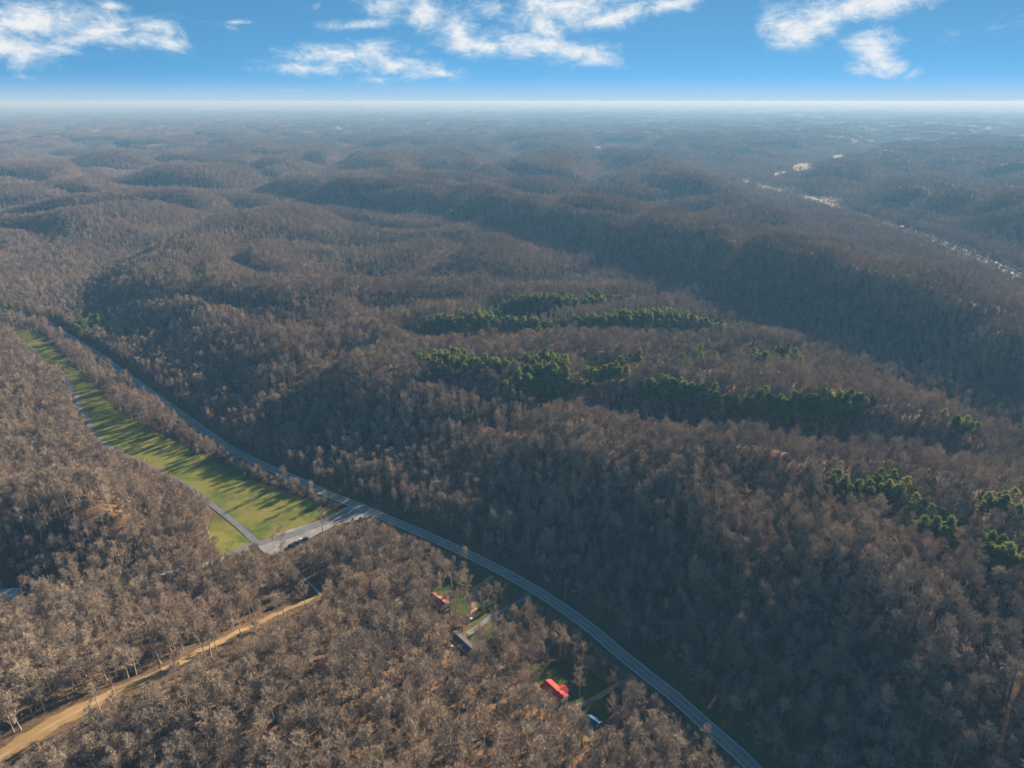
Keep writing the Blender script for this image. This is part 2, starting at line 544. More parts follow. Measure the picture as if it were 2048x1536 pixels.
def mat_ground():
    m, N, b = new_mat('forest_floor', 0.95)
    g = N.new('ShaderNodeNewGeometry').outputs['Position']
    big = N.noise(g, 0.006, 4, 0.6)
    mid = N.noise(g, 0.05, 4, 0.65)
    fine = N.noise(g, 0.45, 4, 0.7)
    c = N.mix(N.remap(mid, 0.35, 0.68), (0.080, 0.056, 0.036, 1), (0.115, 0.074, 0.042, 1))
    c = N.mix(N.remap(big, 0.42, 0.68, 0, 0.8), c, (0.145, 0.082, 0.038, 1))
    c = N.mix(N.remap(fine, 0.5, 0.75, 0, 0.55), c, (0.05, 0.036, 0.026, 1))
    c = N.mix(N.remap(fine, 0.3, 0.42, 0.35, 0), c, (0.15, 0.105, 0.065, 1))
    N.link(c, b.inputs['Base Color'])
    bp = N.new('ShaderNodeBump'); bp.inputs['Strength'].default_value = 0.5; bp.inputs['Distance'].default_value = 1.2
    N.link(fine, bp.inputs['Height']); N.link(bp.outputs[0], b.inputs['Normal'])
    return m


def mat_two(name, c1, c2, scale=0.3, lo=0.35, hi=0.65, rough=0.9, c3=None, s3=2.0, f3=0.5, bump=0.0):
    m, N, b = new_mat(name, rough)
    g = N.new('ShaderNodeNewGeometry').outputs['Position']
    n = N.noise(g, scale, 5, 0.62)
    c = N.mix(N.remap(n, lo, hi), (*c1, 1), (*c2, 1))
    if c3:
        n3 = N.noise(g, s3, 4, 0.65)
        c = N.mix(N.remap(n3, 0.48, 0.72, 0, f3), c, (*c3, 1))
    N.link(c, b.inputs['Base Color'])
    if bump:
        bp = N.new('ShaderNodeBump'); bp.inputs['Strength'].default_value = bump; bp.inputs['Distance'].default_value = 0.3
        N.link(N.noise(g, 1.3, 4, 0.7), bp.inputs['Height']); N.link(bp.outputs[0], b.inputs['Normal'])
    return m


def mat_tree(name, ramp, rough=0.9, transl=0.0):
    """one of a range of colours for each tree: per-instance tint or the object's own random number"""
    m, N, b = new_mat(name, rough)
    at = N.new('ShaderNodeAttribute', attribute_type='INSTANCER', attribute_name='tint')
    oi = N.new('ShaderNodeObjectInfo')
    r = N.math('FRACT', N.math('ADD', at.outputs['Fac'], N.math('MULTIPLY', oi.outputs['Random'], N.math('LESS_THAN', at.outputs['Fac'], 0.0001))))
    cr = N.new('ShaderNodeValToRGB')
    el_ = cr.color_ramp.elements
    el_[0].position = ramp[0][0]; el_[0].color = (*ramp[0][1], 1)
    el_[1].position = ramp[-1][0]; el_[1].color = (*ramp[-1][1], 1)
    for p, c in ramp[1:-1]:
        e = el_.new(p); e.color = (*c, 1)
    N.link(r, cr.inputs[0])
    g = N.new('ShaderNodeNewGeometry').outputs['Position']
    big = N.remap(N.noise(g, 0.009, 3, 0.6), 0.35, 0.7)
    c = N.mix(N.math('MULTIPLY', big, 0.45), cr.outputs[0], (0.34, 0.25, 0.16, 1) if 'twig' in name else cr.outputs[0])
    N.link(c, b.inputs['Base Color'])
    if transl:
        out = N.n['Material Output']
        tr = N.new('ShaderNodeBsdfTranslucent'); N.link(c, tr.inputs[0])
        mx = N.new('ShaderNodeMixShader'); mx.inputs[0].default_value = transl
        N.link(b.outputs[0], mx.inputs[1]); N.link(tr.outputs[0], mx.inputs[2]); N.link(mx.outputs[0], out.inputs[0])
    return m


def mat_plain(name, col, rough=0.6, var=0.12, scale=1.5, metal=0.0, spec=0.3):
    m, N, b = new_mat(name, rough)
    b.inputs['Metallic'].default_value = metal
    b.inputs['Specular IOR Level'].default_value = spec
    g = N.new('ShaderNodeTexCoord').outputs['Object']
    n = N.noise(g, scale, 4, 0.6)
    d = tuple(x * (1 - var * 2.2) for x in col)
    N.link(N.mix(N.remap(n, 0.3, 0.7), (*d, 1), (*col, 1)), b.inputs['Base Color'])
    return m


def mat_ribbed(name, col, worn, rough=0.5, rib=0.4):
    """standing-seam metal roof: ribs across the slope, some weathering"""
    m, N, b = new_mat(name, rough)
    tcn = N.new('ShaderNodeTexCoord').outputs['Object']
    wv = N.new('ShaderNodeTexWave', bands_direction='X'); wv.inputs['Scale'].default_value = 1.0 / rib * 0.5
    N.link(tcn, wv.inputs['Vector'])
    n = N.noise(tcn, 0.5, 5, 0.65)
    c = N.mix(N.remap(n, 0.45, 0.75, 0, 0.7), (*col, 1), (*worn, 1))
    c = N.mix(N.remap(wv.outputs['Fac'], 0.85, 1.0, 0, 0.35), c, (*[x * 0.6 for x in col], 1))
    N.link(c, b.inputs['Base Color'])
    bp = N.new('ShaderNodeBump'); bp.inputs['Distance'].default_value = 0.05
    N.link(wv.outputs['Fac'], bp.inputs['Height']); N.link(bp.outputs[0], b.inputs['Normal'])
    return m


M_ground = mat_ground()
M_lawn = mat_two('mown_grass', (0.070, 0.100, 0.017), (0.155, 0.150, 0.032), 0.045, 0.36, 0.62, 0.95, (0.20, 0.15, 0.065), 0.16, 0.75, 0.4)
M_yard = mat_two('shaded_yard_grass', (0.035, 0.055, 0.012), (0.075, 0.08, 0.02), 0.09, 0.35, 0.65, 0.95, (0.10, 0.075, 0.035), 0.3, 0.6, 0.4)  # darker copy of the mown grass; the yards' shade is painted into its colour
M_verge = mat_two('verge_grass', (0.085, 0.068, 0.032), (0.045, 0.055, 0.018), 0.06, 0.35, 0.65, 0.95, (0.16, 0.11, 0.06), 0.4, 0.5, 0.4)
M_asphalt = mat_two('worn_asphalt', (0.135, 0.145, 0.155), (0.185, 0.195, 0.205), 0.12, 0.3, 0.7, 0.8, (0.10, 0.105, 0.11), 0.6, 0.35)
M_lane = mat_two('lane_asphalt', (0.11, 0.115, 0.12), (0.15, 0.155, 0.16), 0.2, 0.3, 0.7, 0.85, (0.17, 0.16, 0.14), 0.7, 0.4)
M_gravel = mat_two('pale_gravel', (0.185, 0.18, 0.17), (0.27, 0.26, 0.245), 0.14, 0.3, 0.7, 0.95, (0.13, 0.125, 0.118), 0.35, 0.7, 0.3)
M_dirt = mat_two('dry_grass_track', (0.245, 0.165, 0.07), (0.18, 0.125, 0.058), 0.10, 0.35, 0.65, 0.95, (0.15, 0.11, 0.05), 0.6, 0.5, 0.5)
M_rut = mat_two('packed_dirt', (0.22, 0.155, 0.095), (0.27, 0.19, 0.12), 0.15, 0.3, 0.7, 0.95, (0.2, 0.14, 0.08), 0.7, 0.5)
M_drive = mat_two('brown_drive', (0.22, 0.13, 0.09), (0.28, 0.19, 0.14), 0.15, 0.3, 0.7, 0.95, (0.15, 0.12, 0.08), 0.8, 0.4)
M_field = mat_two('dry_hayfield', (0.12, 0.108, 0.06), (0.17, 0.145, 0.08), 0.012, 0.35, 0.65, 0.95)
M_pasture = mat_two('spring_pasture', (0.06, 0.08, 0.028), (0.10, 0.105, 0.038), 0.012, 0.35, 0.65, 0.95)
M_clay = mat_two('bare_clay', (0.22, 0.145, 0.095), (0.17, 0.125, 0.08), 0.02, 0.35, 0.65, 0.95)
M_white_line = mat_plain('road_paint_white', (0.62, 0.62, 0.60), 0.7, 0.12, 0.8)
M_yellow_line = mat_plain('road_paint_yellow', (0.50, 0.36, 0.07), 0.7, 0.12, 0.8)
M_bark = mat_tree('bark', [(0, (0.17, 0.14, 0.115)), (0.5, (0.25, 0.21, 0.175)), (0.85, (0.33, 0.29, 0.24)), (1, (0.46, 0.42, 0.36))])
M_twig = mat_tree('twig', [(0, (0.165, 0.137, 0.118)), (0.35, (0.25, 0.205, 0.165)), (0.7, (0.33, 0.27, 0.205)), (0.92, (0.42, 0.35, 0.25)), (1, (0.33, 0.23, 0.16))])
M_pine = mat_tree('pine_needles', [(0, (0.12, 0.165, 0.042)), (0.6, (0.195, 0.235, 0.06)), (1, (0.29, 0.285, 0.085))], 0.8, 0.35)
M_bud = mat_tree('spring_buds', [(0, (0.20, 0.19, 0.075)), (0.6, (0.26, 0.22, 0.09)), (1, (0.30, 0.20, 0.08))], 0.9, 0.15)
M_rust = mat_tree('rusty_leaves', [(0, (0.26, 0.10, 0.045)), (1, (0.32, 0.14, 0.06))], 0.9, 0.15)

# ------------------------------------------------------------------ ground: one sheet to the horizon
def build_ground():
    ang = np.radians(np.linspace(-80, 80, 820))
    rad = np.concatenate([[30.0, 90.0], np.exp(np.linspace(math.log(150), math.log(70000), 760))])
    A, RR = np.meshgrid(ang, rad)
    X = RR * np.sin(A); Y = RR * np.cos(A)
    Z = terrain(X.ravel(), Y.ravel())
    V = np.stack([X.ravel(), Y.ravel(), Z], 1)
    na = len(ang); nr = len(rad)
    i = np.arange(nr - 1)[:, None] * na + np.arange(na - 1)[None, :]
    i = i.ravel()
    F = np.stack([i, i + 1, i + na + 1, i + na], 1)[:, ::-1]
    return mesh_np('ground', V, [F], [M_ground], smooth=True)


ground = link_mesh('ground', build_ground())
tag(ground, 'rolling leaf-strewn hills and valleys under the bare forest', None, None, 'structure')


# ------------------------------------------------------------------ roads, lawn, clearings laid on the ground as thin sheets
def offset_line(L, d):
    T = np.gradient(L, axis=0); T /= np.linalg.norm(T, axis=1)[:, None]
    Nn = np.stack([T[:, 1], -T[:, 0]], 1)
    if np.ndim(d): return L + Nn * np.asarray(d)[:, None]
    return L + Nn * d


def strip(name, A, B, mat, lift, k=6, label=None, kind='structure', wob=0.0, thick=0.0):
    """sheet between two lines of equal length, draped on the terrain"""
    n = len(A)
    s = np.linspace(0, 1, k)[None, :, None]
    P = A[:, None, :] * (1 - s) + B[:, None, :] * s
    if wob:
        w = wob * np.array([fbm(np.arange(n) / 7.0 + 11, np.full(n, q * 5.3), 77, 3) for q in (0, 1)])
        T = B - A; T = T / np.linalg.norm(T, axis=1)[:, None]
        P[:, 0] += T * w[0][:, None]; P[:, -1] += T * w[1][:, None]
    X = P[..., 0].ravel(); Y = P[..., 1].ravel()
    Z = terrain(X, Y) + lift
    i = (np.arange(n - 1)[:, None] * k + np.arange(k - 1)[None, :]).ravel()
    F = np.stack([i, i + k, i + k + 1, i + 1], 1)
    me = mesh_np(name, np.stack([X, Y, Z], 1), [F], [mat], smooth=True)
    nz = np.zeros(len(me.polygons) * 3, np.float32); me.polygons.foreach_get('normal', nz)
    if nz[2::3].mean() < 0: me.flip_normals()
    o = link_mesh(name, me)
    if label: tag(o, label)
    o['kind'] = kind
    return o


def patch(name, poly, mat, lift, step, label, kind='structure', rough_edge=0.0):
    """filled outline draped on the terrain (small triangles inside, the exact outline at the edge)"""
    import bmesh
    poly = smooth_line(np.vstack([poly, poly[:1]]), max(30, len(poly) * 6))[:-1]
    if rough_edge:
        a = np.linspace(0, 2 * math.pi, len(poly), endpoint=False)
        c = poly.mean(0)
        f = 1 + rough_edge * fbm(np.cos(a) * 2.5 + 9 + c[0], np.sin(a) * 2.5 + c[1], 63, 4)
        poly = c + (poly - c) * f[:, None]
    bm = bmesh.new()
    vs = [bm.verts.new((x, y, 0)) for x, y in poly]
    es = [bm.edges.new((vs[i], vs[(i + 1) % len(vs)])) for i in range(len(vs))]
    bmesh.ops.triangle_fill(bm, edges=es, use_beauty=True)
    for k in range(7):
        long_ = [e for e in bm.edges if e.calc_length() > step]
        if not long_: break
        bmesh.ops.subdivide_edges(bm, edges=long_, cuts=1)
        bmesh.ops.triangulate(bm, faces=bm.faces)
    bm.verts.ensure_lookup_table()
    co = np.array([v.co[:2] for v in bm.verts])
    z = terrain(co[:, 0], co[:, 1]) + lift
    for v, q in zip(bm.verts, z): v.co.z = q
    for f in bm.faces:
        f.normal_update()
        if f.normal.z < 0: f.normal_flip()
        f.smooth = True
    me = bpy.data.meshes.new(name); bm.to_mesh(me); bm.free()
    me.materials.append(mat)
    o = link_mesh(name, me)
    tag(o, label, None, None, kind)
    return o


HW_HALF = 3.7
strip('verge', offset_line(HIGHWAY, -8.0), offset_line(HIGHWAY, 8.5), M_verge, 0.16, 10, 'mown grassy verge along both sides of the two-lane highway', wob=1.5)
strip('highway', offset_line(HIGHWAY, -HW_HALF), offset_line(HIGHWAY, HW_HALF), M_asphalt, 0.30, 5, 'long curving two-lane asphalt highway through the wooded valley')
strip('road_marking', offset_line(HIGHWAY, -3.22), offset_line(HIGHWAY, -2.98), M_white_line, 0.33, 2, 'white edge line on the lawn side of the highway')
strip('road_marking', offset_line(HIGHWAY, 2.98), offset_line(HIGHWAY, 3.22), M_white_line, 0.33, 2, 'white edge line on the hillside side of the highway')
strip('road_marking', offset_line(HIGHWAY, -0.26), offset_line(HIGHWAY, -0.09), M_yellow_line, 0.33, 2, 'left yellow line of the double centre line of the highway')
strip('road_marking', offset_line(HIGHWAY, 0.09), offset_line(HIGHWAY, 0.26), M_yellow_line, 0.33, 2, 'right yellow line of the double centre line of the highway')
strip('lawn', LAWN_L, LAWN_R, M_lawn, 0.14, 14, 'long mown green field between the lane and the roadside trees')
patch('lawn', np.vstack([LAWN_L[-6:], LAWN_END, LAWN_R[-4:][::-1]]), M_lawn, 0.12, 8, 'green end of the long field beside the gravel junction')
patch('lawn', TRI_POLY, M_lawn, 0.13, 6, 'small sunlit patch of grass between the lane and the wooded knoll')
strip('lane', offset_line(LANE, -2.2), offset_line(LANE, 2.2), M_lane, 0.22, 4, 'narrow asphalt lane along the left edge of the green field')
patch('gravel_lot', LOT_POLY, M_gravel, 0.2, 6, 'pale gravel junction joining the lane to the highway', rough_edge=0.03)
conn_ext = smooth_line([ground_at(x, y, z) for x, y, z in [(470, 1108, 1), (400, 1132, 2), (300, 1150, 3), (150, 1182, 5), (20, 1210, 7), (-150, 1250, 9)]], 80)
strip('gravel_road', offset_line(conn_ext, -2.2), offset_line(conn_ext, 2.2), M_gravel, 0.24, 4, 'pale gravel road running into the trees left of the junction', wob=0.4)
strip('gravel_road', offset_line(CONN, -3.4), offset_line(CONN, 3.4), M_lane, 0.26, 4, 'worn grey wheel path across the gravel junction', wob=0.6)

tx, ty, tzv = ray_ground([p[0] for p in TRACK_PX], [p[1] for p in TRACK_PX])
TRACK = smooth_line(np.stack([tx, ty], 1), 160)
tw = np.linspace(4.8, 1.2, 160)
strip('track', offset_line(TRACK, -tw), offset_line(TRACK, tw), M_dirt, 0.2, 8, 'broad dry-grass clearing strip climbing through the woods at lower left', wob=2.6)
strip('track_rut', offset_line(TRACK, -0.7), offset_line(TRACK, 0.9), M_rut, 0.27, 3, 'pale wheel ruts of the dirt track at lower left', wob=0.5)


def draped_path(name, pxs, width, mat, label, lift=0.24, n=60, wob=0.3):
    X, Y, Z = ray_ground([p[0] for p in pxs], [p[1] for p in pxs])
    L = smooth_line(np.stack([X, Y], 1), n)
    strip(name, offset_line(L, -width / 2), offset_line(L, width / 2), mat, lift, 4, label, wob=wob)
    return L


PATHS = [(TRACK, 7.5)]
PATHS.append((draped_path('driveway', [(985, 1152), (968, 1166), (954, 1175), (946, 1190), (948, 1206), (948, 1222), (938, 1234)], 3.2, M_drive, 'reddish dirt driveway curving down to the pink-roofed house'), 4))
PATHS.append((draped_path('driveway', [(1066, 1184), (1040, 1202), (1010, 1220), (985, 1232), (960, 1250), (935, 1268)], 3.0, M_lane, 'grey driveway from the highway to the grey-roofed home'), 4))
PATHS.append((draped_path('driveway', [(1272, 1356), (1240, 1368), (1212, 1386), (1180, 1404), (1150, 1416), (1130, 1410)], 2.8, M_drive, 'reddish driveway leading to the bright red-roofed house'), 4))
PATHS.append((draped_path('footpath', [(598, 1146), (612, 1159), (628, 1176), (643, 1192)], 1.5, M_gravel, 'straight pale path cutting through the trees above the dirt track', 0.3, 30, 0.1), 4))
PATHS.append((draped_path('footpath', [(530, 1203), (545, 1192), (562, 1188), (580, 1180)], 1.3, M_rut, 'thin sandy trail in the woods above the dirt track', 0.3, 30, 0.1), 2))

YARDS = []
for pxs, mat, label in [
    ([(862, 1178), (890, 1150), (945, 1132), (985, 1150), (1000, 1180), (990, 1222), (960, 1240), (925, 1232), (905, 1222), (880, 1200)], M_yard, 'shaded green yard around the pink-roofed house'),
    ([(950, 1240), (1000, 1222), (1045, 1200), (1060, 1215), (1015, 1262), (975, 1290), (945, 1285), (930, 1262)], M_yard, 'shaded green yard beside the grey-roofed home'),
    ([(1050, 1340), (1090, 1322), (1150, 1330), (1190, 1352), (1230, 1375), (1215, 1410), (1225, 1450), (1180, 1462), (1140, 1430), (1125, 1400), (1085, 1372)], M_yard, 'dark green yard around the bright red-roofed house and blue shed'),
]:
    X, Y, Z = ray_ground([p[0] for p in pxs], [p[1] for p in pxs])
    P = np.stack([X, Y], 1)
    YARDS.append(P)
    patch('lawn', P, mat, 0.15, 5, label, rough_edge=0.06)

FIELDS = []
FIELD_PX = []
for pxs, mat, label in [
    ([(225, 293), (250, 289), (300, 288), (345, 290), (342, 295), (290, 297), (235, 297)], M_field, 'thin pale hayfield in the far forest at upper left'),
    ([(405, 270), (430, 266), (446, 268), (440, 272), (415, 273)], M_field, 'small pale clearing in the far forest right of the thin hayfield'),
    ([(145, 286), (165, 283), (180, 286), (160, 289)], M_field, 'small tan clearing left of the thin far hayfield'),
    ([(665, 262), (690, 259), (718, 261), (700, 264), (672, 264)], M_field, 'distant straw-coloured field on the plateau'),
    ([(378, 553), (396, 543), (412, 540), (416, 548), (398, 556), (384, 559)], M_pasture, 'small bright green glade in the woods at centre left'),
    ([(610, 522), (640, 517), (664, 520), (650, 525), (622, 526)], M_pasture, 'faint green glade among the ridges left of centre'),
    ([(1588, 332), (1604, 326), (1634, 328), (1622, 336), (1598, 342), (1584, 340)], M_field, 'bright straw field in the far right valley'),
    ([(1545, 347), (1562, 343), (1580, 341), (1570, 347), (1552, 350)], M_field, 'narrow pale strip left of the bright straw field'),
    ([(1502, 366), (1530, 368), (1565, 373), (1598, 378), (1596, 384), (1560, 380), (1520, 374)], M_pasture, 'long yellow-green meadow in the far right valley'),
    ([(1480, 360), (1496, 359), (1506, 363), (1490, 365)], M_clay, 'bare pale ground at the left end of the valley meadow'),
    ([(1660, 313), (1680, 309), (1694, 310), (1682, 315), (1666, 316)], M_field, 'small pale clearing right of the bright straw field'),
    ([(1756, 302), (1770, 299), (1779, 301), (1766, 304)], M_field, 'tiny pale field below the distant hamlet'),
    ([(1758, 410), (1775, 405), (1800, 405), (1822, 414), (1800, 416), (1764, 414)], M_clay, 'orange bare clay clearing on the right-hand hills'),
    ([(1188, 294), (1200, 287), (1212, 282), (1210, 288), (1198, 297)], M_clay, 'tan diagonal clearing in the far forest'),
    ([(1560, 232), (1590, 229), (1620, 231), (1612, 234), (1575, 234)], M_field, 'pale bare strip near the right horizon'),
    ([(1600, 385), (1640, 392), (1680, 398), (1690, 405), (1650, 402), (1610, 394)], M_field, 'brushy tan bottomland beside the right valley road'),
]:
    X, Y, Z = ray_ground([p[0] for p in pxs], [p[1] for p in pxs])
    P = np.stack([X, Y], 1)
    FIELDS.append(P); FIELD_PX.append(np.array(pxs, float))
    patch('field', P, mat, 0.6, max(14, np.ptp(P[:, 0]) / 12), label, rough_edge=0.12)
M_litter = mat_two('rusty_leaf_litter', (0.20, 0.115, 0.055), (0.14, 0.085, 0.045), 0.09, 0.35, 0.65, 0.95, (0.09, 0.06, 0.035), 0.5, 0.6, 0.5)
THIN = []
for pxs in ([(872, 842), (900, 834), (960, 842), (1040, 858), (1120, 872), (1150, 884), (1090, 892), (1010, 880), (930, 866), (885, 858)],
            [(480, 636), (520, 630), (570, 634), (560, 642), (505, 642)]):
    X, Y, Z = ray_ground([p[0] for p in pxs], [p[1] + 6 for p in pxs], 3.0)
    P = np.stack([X, Y], 1); THIN.append(P)
    patch('leaf_litter', P, M_litter, 0.22, 6, 'rusty leaf-covered ridge crest with thin young trees' if len(THIN) == 1 else 'small rusty opening on the wooded hill left of centre', rough_edge=0.2)
VROAD_PX = [(2110, 580), (2048, 552), (1960, 513), (1900, 489), (1840, 466), (1770, 443), (1700, 420), (1640, 402), (1600, 388)]
VROAD = draped_path('valley_road', [(2110, 580), (2048, 552), (1960, 513), (1900, 489), (1840, 466), (1770, 443), (1700, 420), (1640, 402), (1600, 388)], 6.5, M_asphalt, 'pale straight road along the right-hand valley', 0.7, 120, 0.5)

# ------------------------------------------------------------------ trees
def norm(v):
    return v / (np.linalg.norm(v, axis=-1, keepdims=True) + 1e-9)


def tri_twigs(P, D, L, w, g):
    """thin tapering triangles from P along D"""
    n = len(P)
    S = norm(np.cross(D, g.normal(size=(n, 3))))
    V = np.empty((n, 3, 3))
    V[:, 0] = P - S * (w * 0.5)[:, None]; V[:, 1] = P + S * (w * 0.5)[:, None]; V[:, 2] = P + D * L[:, None]
    return V.reshape(-1, 3), np.arange(n * 3).reshape(-1, 3)


def tubes(P0, P1, r0, r1, sides):
    n = len(P0)
    D = norm(P1 - P0)
    up = np.where(np.abs(D[:, 2:3]) > 0.9, np.array([[1.0, 0, 0]]), np.array([[0, 0, 1.0]]))
    A = norm(np.cross(D, up)); B = np.cross(D, A)
    t = np.linspace(0, 2 * math.pi, sides, endpoint=False)
    ring = A[:, None, :] * np.cos(t)[None, :, None] + B[:, None, :] * np.sin(t)[None, :, None]
    V = np.concatenate([P0[:, None] + ring * r0[:, None, None], P1[:, None] + ring * r1[:, None, None]], 1).reshape(-1, 3)
    F = []
    for i in range(sides):
        j = (i + 1) % sides
        F.append(np.stack([np.arange(n) * 2 * sides + k for k in (i, j, sides + j, sides + i)], 1))
    return V, np.concatenate(F)


def gen_bare(seed, h=20.0, spread=0.24, limbs=9, n_twig=1100, tw=0.08, sides=5, base=0.38, lod=0):
    """trunk and limbs, and the crown of twigs, of one leafless broadleaf tree: two (verts, faces)"""
    g = np.random.default_rng(seed)
    # trunk
    k = 6
    zt = np.linspace(0, h * 0.86, k)
    lean = g.normal(size=2) * 0.045
    T = np.stack([lean[0] * zt + 0.15 * np.sin(zt / 4 + g.uniform(0, 6)) * (zt / h), lean[1] * zt + 0.15 * np.cos(zt / 5 + g.uniform(0, 6)) * (zt / h), zt], 1)
    rt = 0.0125 * h * (1 - np.linspace(0, 1, k)) ** 0.8 + 0.03
    rt[0] *= 1.4
    P0 = [T[:-1]]; P1 = [T[1:]]; R0 = [rt[:-1]]; R1 = [rt[1:]]
    tipsP = []; tipsD = []; tipsW = []
    for i in range(limbs):
        f = base + (0.86 - base) * (i + g.uniform(0, .9)) / limbs
        z0 = f * h
        p = np.array([np.interp(z0, zt, T[:, 0]), np.interp(z0, zt, T[:, 1]), z0])
        a = i * 2.4 + g.uniform(-.5, .5)
        # long low limbs, short top ones: a rounded fan
        L = h * spread * (1.55 - 0.75 * (f - base) / (0.86 - base)) * g.uniform(0.75, 1.15)
        e = R(28 + 38 * (f - base) / (0.86 - base) + g.uniform(-8, 10))
        d = np.array([math.cos(a) * math.cos(e), math.sin(a) * math.cos(e), math.sin(e)])
        segs = 3
        r = 0.0055 * h * (1.1 - 0.5 * f)
        for s in range(segs):
            q = p + d * L / segs
            r2 = r * 0.68
            P0.append(p[None]); P1.append(q[None]); R0.append([r]); R1.append([r2])
            nb = 3
            for b in range(nb):
                u = g.uniform(0.1, 1)
                sp = p + (q - p) * u
                sd = d * 0.75 + g.normal(size=3) * 0.55 + np.array([0, 0, 0.35]); sd /= np.linalg.norm(sd)
                sl = h * g.uniform(0.07, 0.13) * (1.15 - 0.15 * s)
                se = sp + sd * sl
                P0.append(sp[None]); P1.append(se[None]); R0.append([r2 * 0.55]); R1.append([0.015])
                tipsP.append((sp, se)); tipsD.append(sd); tipsW.append(1.0)
            p = q; r = r2
            d = d + np.array([0, 0, 0.22]) + g.normal(size=3) * 0.12; d /= np.linalg.norm(d)
        tipsP.append((p - d * 0.5, p)); tipsD.append(d); tipsW.append(1.4)
    tipsP.append((T[-2], T[-1])); tipsD.append(np.array([0, 0, 1.0])); tipsW.append(2.0)
    P0 = np.concatenate(P0); P1 = np.concatenate(P1); R0 = np.concatenate([np.ravel(x) for x in R0]); R1 = np.concatenate([np.ravel(x) for x in R1])
    if lod >= 2:
        keep = R0 > 0.05
        P0, P1, R0, R1 = P0[keep], P1[keep], R0[keep] * 1.3, R1[keep] * 1.3
    trunk = tubes(P0, P1, R0, R1, sides)
    W_ = np.array(tipsW); W_ /= W_.sum()
    idx = g.choice(len(tipsP), n_twig, p=W_)
    A = np.array([t[0] for t in tipsP])[idx]; B = np.array([t[1] for t in tipsP])[idx]; D = np.array(tipsD)[idx]
    u = g.uniform(0.0, 1.1, n_twig)[:, None]
    P = A + (B - A) * u
    D = norm(D * 0.7 + g.normal(size=(n_twig, 3)) * 0.55 + np.array([0, 0, 0.25]))
    L = h * g.uniform(0.035, 0.10, n_twig) * (1.3 if lod else 1.0)
    Wd = tw * g.uniform(0.6, 1.4, n_twig)
    return trunk, tri_twigs(P, D, L, Wd, g)


def gen_pine(seed, h=17.0, n=700, w=0.5, sides=5):
    g = np.random.default_rng(seed)
    P0 = np.array([[0, 0, 0], [0, 0, h * 0.5]], float); P1 = np.array([[0, 0, h * 0.5], [0.1, 0, h * 0.97]], float)
    r0 = np.array([0.2, 0.13]); r1 = np.array([0.13, 0.03])
    B0 = []; B1 = []; tip = []
    nb = 26
    for i in range(nb):
        f = 0.32 + 0.63 * (i / nb)
        a = i * 2.4 + g.uniform(-.3, .3)
        L = h * 0.20 * (1 - ((f - 0.32) / 0.66)) ** 0.7 * g.uniform(.7, 1.2) + 0.5
        e = R(g.uniform(5, 30))
        p = np.array([0, 0, f * h]); q = p + L * np.array([math.cos(a) * math.cos(e), math.sin(a) * math.cos(e), math.sin(e)])
        B0.append(p); B1.append(q); tip.append((p, q))
    P0 = np.vstack([P0, B0]); P1 = np.vstack([P1, B1])
    r0 = np.concatenate([r0, np.full(nb, 0.06)]); r1 = np.concatenate([r1, np.full(nb, 0.02)])
    trunk = tubes(P0, P1, r0, r1, sides)
    idx = g.integers(0, nb, n)
    A = np.array([t[0] for t in tip])[idx]; B = np.array([t[1] for t in tip])[idx]
    u = g.uniform(0.3, 1.05, n)[:, None]
    P = A + (B - A) * u + g.normal(size=(n, 3)) * 0.28
    top = g.integers(0, n, n // 14)
    P[top] = np.stack([g.normal(size=len(top)) * .25, g.normal(size=len(top)) * .25, h * g.uniform(.85, .98, len(top))], 1)
    D = norm((B - A) * 0.15 + g.normal(size=(n, 3)) * 0.6 + np.array([0, 0, 0.7]))
    return trunk, tri_twigs(P, D, h * g.uniform(0.05, 0.095, n), w * g.uniform(.6, 1.4, n), g)


def gen_bush(seed, h=4.0, n=420, w=0.16):
    """round twiggy understorey bush"""
    g = np.random.default_rng(seed)
    d = norm(g.normal(size=(n, 3)) + np.array([0, 0, 0.5]))
    P = d * g.uniform(0.1, 0.62, n)[:, None] * h * np.array([0.55, 0.55, 0.7]) + np.array([0, 0, h * 0.42])
    st = norm(g.normal(size=(7, 3)) * 0.5 + np.array([0, 0, 1.0]))
    trunk = tubes(np.zeros((7, 3)), st * h * 0.6, np.full(7, .06), np.full(7, .02), 4)
    return trunk, tri_twigs(P, norm(d + g.normal(size=(n, 3)) * .5), h * g.uniform(.12, .28, n), w * g.uniform(.6, 1.4, n), g)


def joined(name, trunk, crown, m1, m2):
    V = np.vstack([trunk[0], crown[0]])
    F2 = crown[1] + len(trunk[0])
    return mesh_np(name, V, [trunk[1], F2], [m1, m2], np.concatenate([np.zeros(len(trunk[1])), np.ones(len(F2))]))


def patch_of_trees(name, seed, size=46.0, n=28, twigs=70, tw=0.7):
    """a far-off clump of woodland: many small bare crowns"""
    g = np.random.default_rng(seed)
    TV = []; TF = []; CV = []; CF = []
    a = b = 0
    for i in range(n):
        t, c = gen_bare(seed * 100 + i, g.uniform(15, 21), 0.22, 5, twigs, tw, 3, lod=2)
        o = np.array([*(g.uniform(-size / 2, size / 2, 2)), -0.5])
        TV.append(t[0] + o); TF.append(t[1] + a); a += len(t[0])
        CV.append(c[0] + o); CF.append(c[1] + b); b += len(c[0])
    return joined(name, (np.vstack(TV), np.vstack(TF)), (np.vstack(CV), np.vstack(CF)), M_bark, M_twig)


